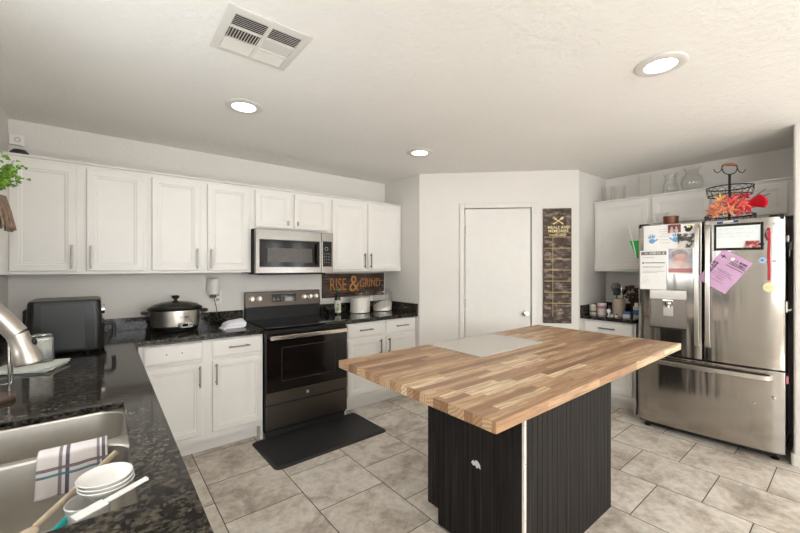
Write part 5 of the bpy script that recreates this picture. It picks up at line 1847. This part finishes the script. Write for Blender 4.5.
# glass canister and paper napkins near the sink
NP = thing('paper_napkins', 'loose pile of pale paper napkins under the glass canister', 'napkins', (-0.290, 2.590, ZC), math.radians(-14))
nb = MB()
rn = random.Random(3)
for i in range(4):
    a = rn.uniform(-0.25, 0.25)
    nb.loft([[(p[0], p[1], z + 0.0015 * math.sin(p[0] * 40 + i)) for p in rrect(0, 0, 0.24 - 2 * e, 0.20 - 2 * e, 0.004, 2)] for z, e in ((0.002 + i * 0.0045, 0.0), (0.0055 + i * 0.0045, 0.0))], True, True, M=Matrix.Rotation(a, 4, 'Z') @ Matrix.Translation((rn.uniform(-0.012, 0.012), rn.uniform(-0.012, 0.012), 0)))
mesh_object('paper_layers', nb, plain('napkin_paper', (224, 226, 218), rough=0.9, var=0.05), NP, 0)
GJ = thing('glass_canister', 'square clear glass canister on the napkins behind the faucet', 'canister', (-0.255, 2.625, ZC + 0.0222), math.radians(20))
gb = MB()
gb.loft([[(p[0], p[1], z) for p in rrect(0, 0, w, w, r, 4)] for z, w, r in ((0, 0.096, 0.012), (0.004, 0.104, 0.014), (0.115, 0.104, 0.014), (0.126, 0.096, 0.014), (0.128, 0.090, 0.014), (0.112, 0.094, 0.012), (0.010, 0.092, 0.012))], True, True)
mesh_object('glass_wall', gb, thin_glass('greenish_glass', (0.66, 0.70, 0.66), rough=0.12, edge=0.5, base=0.22), GJ)
lb = MB()
lb.loft([[(p[0], p[1], z) for p in rrect(0, 0, w, w, 0.016, 4)] for z, w in ((0.1285, 0.092), (0.134, 0.096), (0.142, 0.094), (0.145, 0.080))], True, True)
mesh_object('lid', lb, thin_glass('greenish_lid_glass', (0.80, 0.85, 0.80), edge=0.5, base=0.14), GJ)

# wire paper-towel stand left of the sink
WS = thing('towel_stand', 'wire paper towel stand on a round wooden base near the faucet', 'stand', (-0.335, 2.035, ZC))
mesh_object('stand_base', MB().lathe([(0, 0), (0.072, 0), (0.075, 0.006), (0.075, 0.014), (0.070, 0.018), (0, 0.018)], n=40), plain('dark_wood_base', (74, 56, 44), rough=0.4, var=0.2, vscale=30), WS)
mesh_object('wire_loop', MB().tube(smooth_path([(0.058, -0.010, 0.018), (0.058, -0.010, 0.06), (0.058, -0.010, 0.205), (0.061, -0.003, 0.218), (0.064, 0.004, 0.205), (0.064, 0.004, 0.075), (0.052, 0.0, 0.06), (0.0, 0.0, 0.06), (-0.06, 0.0, 0.06), (-0.0640, 0.0, 0.04), (-0.060, 0, 0.018)], 4), 0.0032, 8), M_CHROME, WS)
mesh_object('centre_rod', MB().tube([(0, 0, 0.0182), (0, 0, 0.31)], 0.005, 10).ball((0, 0, 0.318), 0.012, 12), M_CHROME, WS)

# ------------------------------------------------------------------ in the sink
TW = thing('dish_towel', 'white dish towel with navy and teal stripes over the sink divider', 'towel', (-0.064, DIVY, 0.8945))


def tw(u, v):
    x = (u - 0.5) * 0.150
    s = v * 0.215                      # length over the divider
    w = 0.0035 * math.sin(u * 9 + 1) * v
    if s < 0.06:
        return (x, 0.031 + 0.002 * math.sin(u * 8), -(0.06 - s) + 0.004)
    if s < 0.105:
        a = (s - 0.06) / 0.045
        return (x, 0.031 - 0.062 * a, 0.004 + 0.0055 * math.sin(PI * a))
    d = s - 0.105
    return (x - 0.22 * d * (1 - u) * 0.3 + 0.02 * d, -0.031 - 0.25 * d * 0.4 + w - 0.006 * (d / 0.11) * math.sin(u * 14), 0.004 - d)


mesh_object('cloth', MB().sheet(tw, 28, 40), towel_cloth(), TW, 60, solid=-0.0035)

M_BOWLS = plain('white_ceramic', (226, 223, 218), rough=0.2, var=0.02)
o = thing('plastic_tub', 'white tub standing on the sink bottom below the white dishes', 'tub', (-0.026, 1.104, 0.6908))
mesh_object('tub_wall', MB().lathe([(0, 0), (0.036, 0), (0.040, 0.003), (0.040, 0.189), (0.042, 0.1975), (0.040, 0.1995), (0.037, 0.192), (0.037, 0.0075), (0, 0.0065)], n=40), M_BOWLS, o)
for i in range(3):
    o = thing('white_dish', ('lowest shallow white dish of the pile in the sink', 'middle shallow white dish of the pile in the sink', 'uppermost shallow white dish of the pile in the sink')[i], 'dish', (0.008 - 0.0015 * i, 1.104 + 0.001 * i, 0.8920 + i * 0.0085), group='shallow white dishes in the sink')
    mesh_object('dish_wall', MB().lathe([(0, 0), (0.028, 0), (0.030, 0.002), (0.046, 0.014), (0.0535, 0.0255), (0.052, 0.0275), (0.045, 0.0165), (0.029, 0.005), (0, 0.0045)], n=44), M_BOWLS, o)
WR = thing('wooden_spoon', 'pale wooden spoon lying beside the white dishes in the sink', 'spoon', (0, 0, 0))
a, b = Vector((0.028, 1.372, 0.872)), Vector((-0.108, 1.030, 0.900))
mesh_object('spoon_handle', MB().tube([a, a + (b - a) * 0.5, b], [0.0085, 0.0075, 0.006], 12), M_WOODH, WR)
mesh_object('spoon_head', MB().ball((0, 0, 0), (0.018, 0.030, 0.006), 16, M=Matrix.Translation(b + (b - a).normalized() * 0.028) @ Matrix.Rotation(math.radians(-26), 4, 'Z')), M_WOODH, WR)
SPA = thing('spatula', 'white spatula with its handle resting on the granite edge', 'spatula', (0, 0, 0))
a, b = Vector((0.082, 1.056, 0.921)), Vector((0.004, 1.024, 0.912))
mesh_object('handle', MB().bar([a, a + (b - a) * 0.3, b], 0.014, 0.007, (0.05, 1, 0)), M_WHITEPL, SPA)
d = (b - a).normalized()
mesh_object('blade', MB().bar([b, b + d * 0.02, b + d * 0.055], 0.032, 0.004, (0.05, 1, 0)), M_WHITEPL, SPA)
TB = thing('dish_brush', 'teal-handled dish brush leaning in the front sink basin', 'brush', (0, 0, 0))
a, b = Vector((-0.062, 1.090, 0.868)), Vector((-0.092, 1.046, 0.852))
mesh_object('grip', MB().tube([a, a + (b - a) * 0.5, b], [0.007, 0.009, 0.008], 12), plain('teal_plastic', (34, 178, 178), rough=0.4), TB)
mesh_object('handle_end', MB().tube([b, b + (b - a) * 1.2], [0.008, 0.006], 12), M_WHITEPL, TB)
mesh_object('brush_head', MB().ball((-0.0565, 1.098, 0.870), (0.010, 0.010, 0.009), 14), M_WHITEPL, TB)
for i, (p, q, lab) in enumerate((((-0.150, 1.02, 0.885), (-0.28, 1.16, 0.715), 'steel table knife leaning in the front sink basin'), ((-0.190, 1.01, 0.882), (-0.31, 1.12, 0.715), 'dark handled kitchen knife leaning in the front sink basin'))):
    o = thing('knife', lab, 'knife', (0, 0, 0))
    p, q = Vector(p), Vector(q)
    m = p + (q - p) * 0.45
    mesh_object('handle', MB().tube([p, m], [0.008, 0.0065], 10), (M_NICKEL, M_BLACK)[i], o)
    mesh_object('blade', MB().bar([m, m + (q - m) * 0.6, q], 0.018, 0.002, (0.7, 0.7, 0)), M_CHROME, o)

# ------------------------------------------------------------------ left wall plant, sensor, thing on the cabinet
PLN = thing('hanging_plant', 'leafy green plant in a twig basket hanging on the left wall', 'plant', (-0.427, 2.50, 1.60))
tw_ = MB()
rn = random.Random(21)
for i in range(34):
    a = 2 * PI * i / 34
    r0, r1 = 0.104, 0.070
    j = rn.uniform(-0.03, 0.03)
    sy_ = 1.0
    cx = lambda r: max(-0.076, r * math.cos(a + j))
    tw_.tube([(r0 * math.cos(a), r0 * math.sin(a), rn.uniform(-0.012, 0.012)) if r0 * math.cos(a) > -0.072 else (-0.072, r0 * math.sin(a), 0.0), (max(-0.072, 0.088 * math.cos(a + j)), 0.088 * math.sin(a + j), 0.08), (max(-0.072, r1 * math.cos(a - j)), r1 * math.sin(a - j), 0.15)], rn.uniform(0.004, 0.007), 6)
mesh_object('twig_basket', tw_, plain('brown_twigs', (128, 106, 90), rough=0.8, var=0.3, vscale=60), PLN)
mesh_object('soil', MB().lathe([(0, 0.03), (0.080, 0.03), (0.064, 0.135), (0, 0.14)], n=20, sx=0.85), plain('dark_soil', (52, 42, 34), rough=0.95), PLN)
lf = MB()


def leaflet(M, L, W):
    b = bmesh.new()
    vs = [b.verts.new(p) for p in ((0, 0, 0), (W, L * 0.35, 0.004), (W * 0.8, L * 0.7, 0.002), (0, L, -0.004), (-W * 0.8, L * 0.7, 0.002), (-W, L * 0.35, 0.004), (0, L * 0.5, -0.003))]
    for f in ((0, 1, 6), (1, 2, 6), (2, 3, 6), (3, 4, 6), (4, 5, 6), (5, 0, 6)):
        b.faces.new([vs[q] for q in f])
    lf.merge(b, M)


st = MB()
for i in range(85):
    a = rn.uniform(0, 2 * PI)
    el = rn.uniform(0.1, 1.35)
    L = rn.uniform(0.07, 0.150)
    d = Vector((math.cos(a) * math.cos(el), math.sin(a) * math.cos(el), math.sin(el)))
    tip = Vector((0.0, 0, 0.15)) + d * L + Vector((0.015, 0, 0.06))
    tip.x = max(tip.x, -0.066)
    st.tube([(0.3 * d.x * 0.1, 0.3 * d.y * 0.1, 0.13), (tip.x * 0.5, tip.y * 0.5, 0.19 + 0.3 * L * d.z), tip], 0.0014, 5)
    for k_ in range(9):
        q = 0.35 + 0.65 * k_ / 8
        base = Vector((tip.x * q, tip.y * q, 0.15 + (tip.z - 0.15) * q))
        base += Vector((rn.uniform(-0.012, 0.012), rn.uniform(-0.012, 0.012), rn.uniform(-0.010, 0.010)))
        base.x = max(base.x, -0.05)
        leaflet(Matrix.Translation(base) @ Euler((rn.uniform(-0.9, 0.9), rn.uniform(-0.9, 0.9), rn.uniform(0, 6.28))).to_matrix().to_4x4(), rn.uniform(0.018, 0.030), rn.uniform(0.008, 0.012))
mesh_object('leaves', lf, plain('green_leaves', (112, 158, 44), rough=0.5, var=0.4, vscale=40), PLN, 0)
mesh_object('stems', st, plain('green_stems', (84, 110, 50), rough=0.6), PLN)
mesh_object('bracket', MB().box(-0.0775, -0.073, -0.03, 0.03, 0.02, 0.12, 0.001), M_BLACKMAT, PLN)

SN = thing('motion_sensor', 'small white square sensor high on the back wall in the left corner', 'sensor', (-0.462, 3.6675, 2.298))
mesh_object('housing', MB().box(-0.036, 0.036, -0.026, -0.0003, -0.036, 0.036, 0.005), M_WHITEPL, SN)
mesh_object('lens_ring', MB().lathe([(0.010, 0), (0.017, 0), (0.017, 0.003), (0.010, 0.002), (0.010, 0)], n=20, M=Matrix.Translation((0.005, -0.0262, 0.0)) @ Matrix.Rotation(PI / 2, 4, 'X')), plain('sensor_grey', (190, 185, 178), rough=0.5), SN)
CO = thing('dark_ball', 'dark rounded ornament on the left end of the wall cabinet', 'ornament', (-0.425, 3.46, ZT + 0.0045))
mesh_object('dome', MB().lathe([(0, 0), (0.040, 0), (0.048, 0.012), (0.046, 0.032), (0.030, 0.050), (0, 0.056)], n=24), plain('dark_brown', (40, 32, 28), rough=0.5), CO)

# ------------------------------------------------------------------ ceiling: vent and recessed lights
VT = thing('ceiling_vent', 'white square ceiling air vent with white louvres over black duct shade', 'vent', (0.556, 1.70, H))
vw = 0.175
mb = MB()


def vl(i, z):
    return [(-vw + i, -vw + i, z), (vw - i, -vw + i, z), (vw - i, vw - i, z), (-vw + i, vw - i, z)]


mb.loft([vl(0, -0.0005), vl(0, -0.004), vl(0.012, -0.008), vl(0.034, -0.009), vl(0.036, -0.004), vl(0.036, -0.0005)], False, False)
mb.box(-0.008, 0.008, -vw + 0.034, vw - 0.034, -0.0105, -0.001, 0.002)
rowsY = [(-0.139, -0.052), (-0.042, 0.042), (0.052, 0.139)]
for y in (-0.047, 0.047):
    mb.box(-vw + 0.034, vw - 0.034, y - 0.005, y + 0.005, -0.0100, -0.001, 0.001)
mesh_object('frame', mb, M_TRIM, VT)
mesh_object('duct_shade_sheet', MB().box(-0.140, 0.140, -0.140, 0.140, -0.0009, -0.0003), M_BLACKMAT, VT, 0)  # flat black sheet, the shade of the duct put in as colour
for r, (y0, y1) in enumerate(rowsY):
    for (x0, x1, side) in ((-0.139, -0.009, 0), (0.009, 0.139, 1)):
        sb = MB()
        if r != 1:
            n = 7
            tilt = math.radians(38 if r == 0 else -30)
            for i in range(n):
                y = y0 + (y1 - y0) * (i + 0.5) / n
                sb.box(x0, x1, -0.0052, 0.0052, -0.0005, 0.0005, M=Matrix.Translation((0, y, -0.0055)) @ Matrix.Rotation(tilt, 4, 'X'))
        else:
            n = 11
            tilt = math.radians(-42 if side == 0 else 22)
            for i in range(n):
                x = x0 + (x1 - x0) * (i + 0.5) / n
                sb.box(-0.0052, 0.0052, y0, y1, -0.0005, 0.0005, M=Matrix.Translation((x, 0, -0.0055)) @ Matrix.Rotation(tilt, 4, 'Y'))
        mesh_object('louver_bank', sb, M_TRIM, VT, 0)

M_LAMP = emissive('lamp_lens', (1.0, 0.95, 0.88, 1), 5.0)


def ceiling_light(x, y, label):
    o = thing('ceiling_light', label, 'ceiling light', (x, y, H), group='recessed ceiling lights')
    mesh_object('trim_ring', MB().lathe([(0.112, -0.0004), (0.112, -0.005), (0.102, -0.010), (0.076, -0.011), (0.070, -0.008), (0.070, -0.0004), (0.112, -0.0004)], n=48), M_TRIM, o)
    mesh_object('lens', MB().lathe([(0, -0.0085), (0.050, -0.0085), (0.0695, -0.0070), (0.0695, -0.003), (0, -0.003)], n=40), M_LAMP, o)
    l = bpy.data.lights.new('lamp_glow', 'AREA')
    l.shape = 'DISK'
    l.size = 0.13
    l.energy = 1.2
    l.color = (1.0, 0.93, 0.84)
    lo = bpy.data.objects.new('lamp_glow', l)
    COL.objects.link(lo)
    lo.parent = o
    lo.location = (0, 0, -0.016)
    return o


ceiling_light(0.70, 2.45, 'recessed ceiling light nearest the air vent, above the sink counter')
ceiling_light(2.20, 2.455, 'recessed ceiling light farthest back, in front of the pantry door')
ceiling_light(2.19, 0.63, 'recessed ceiling light over the right front part of the island')
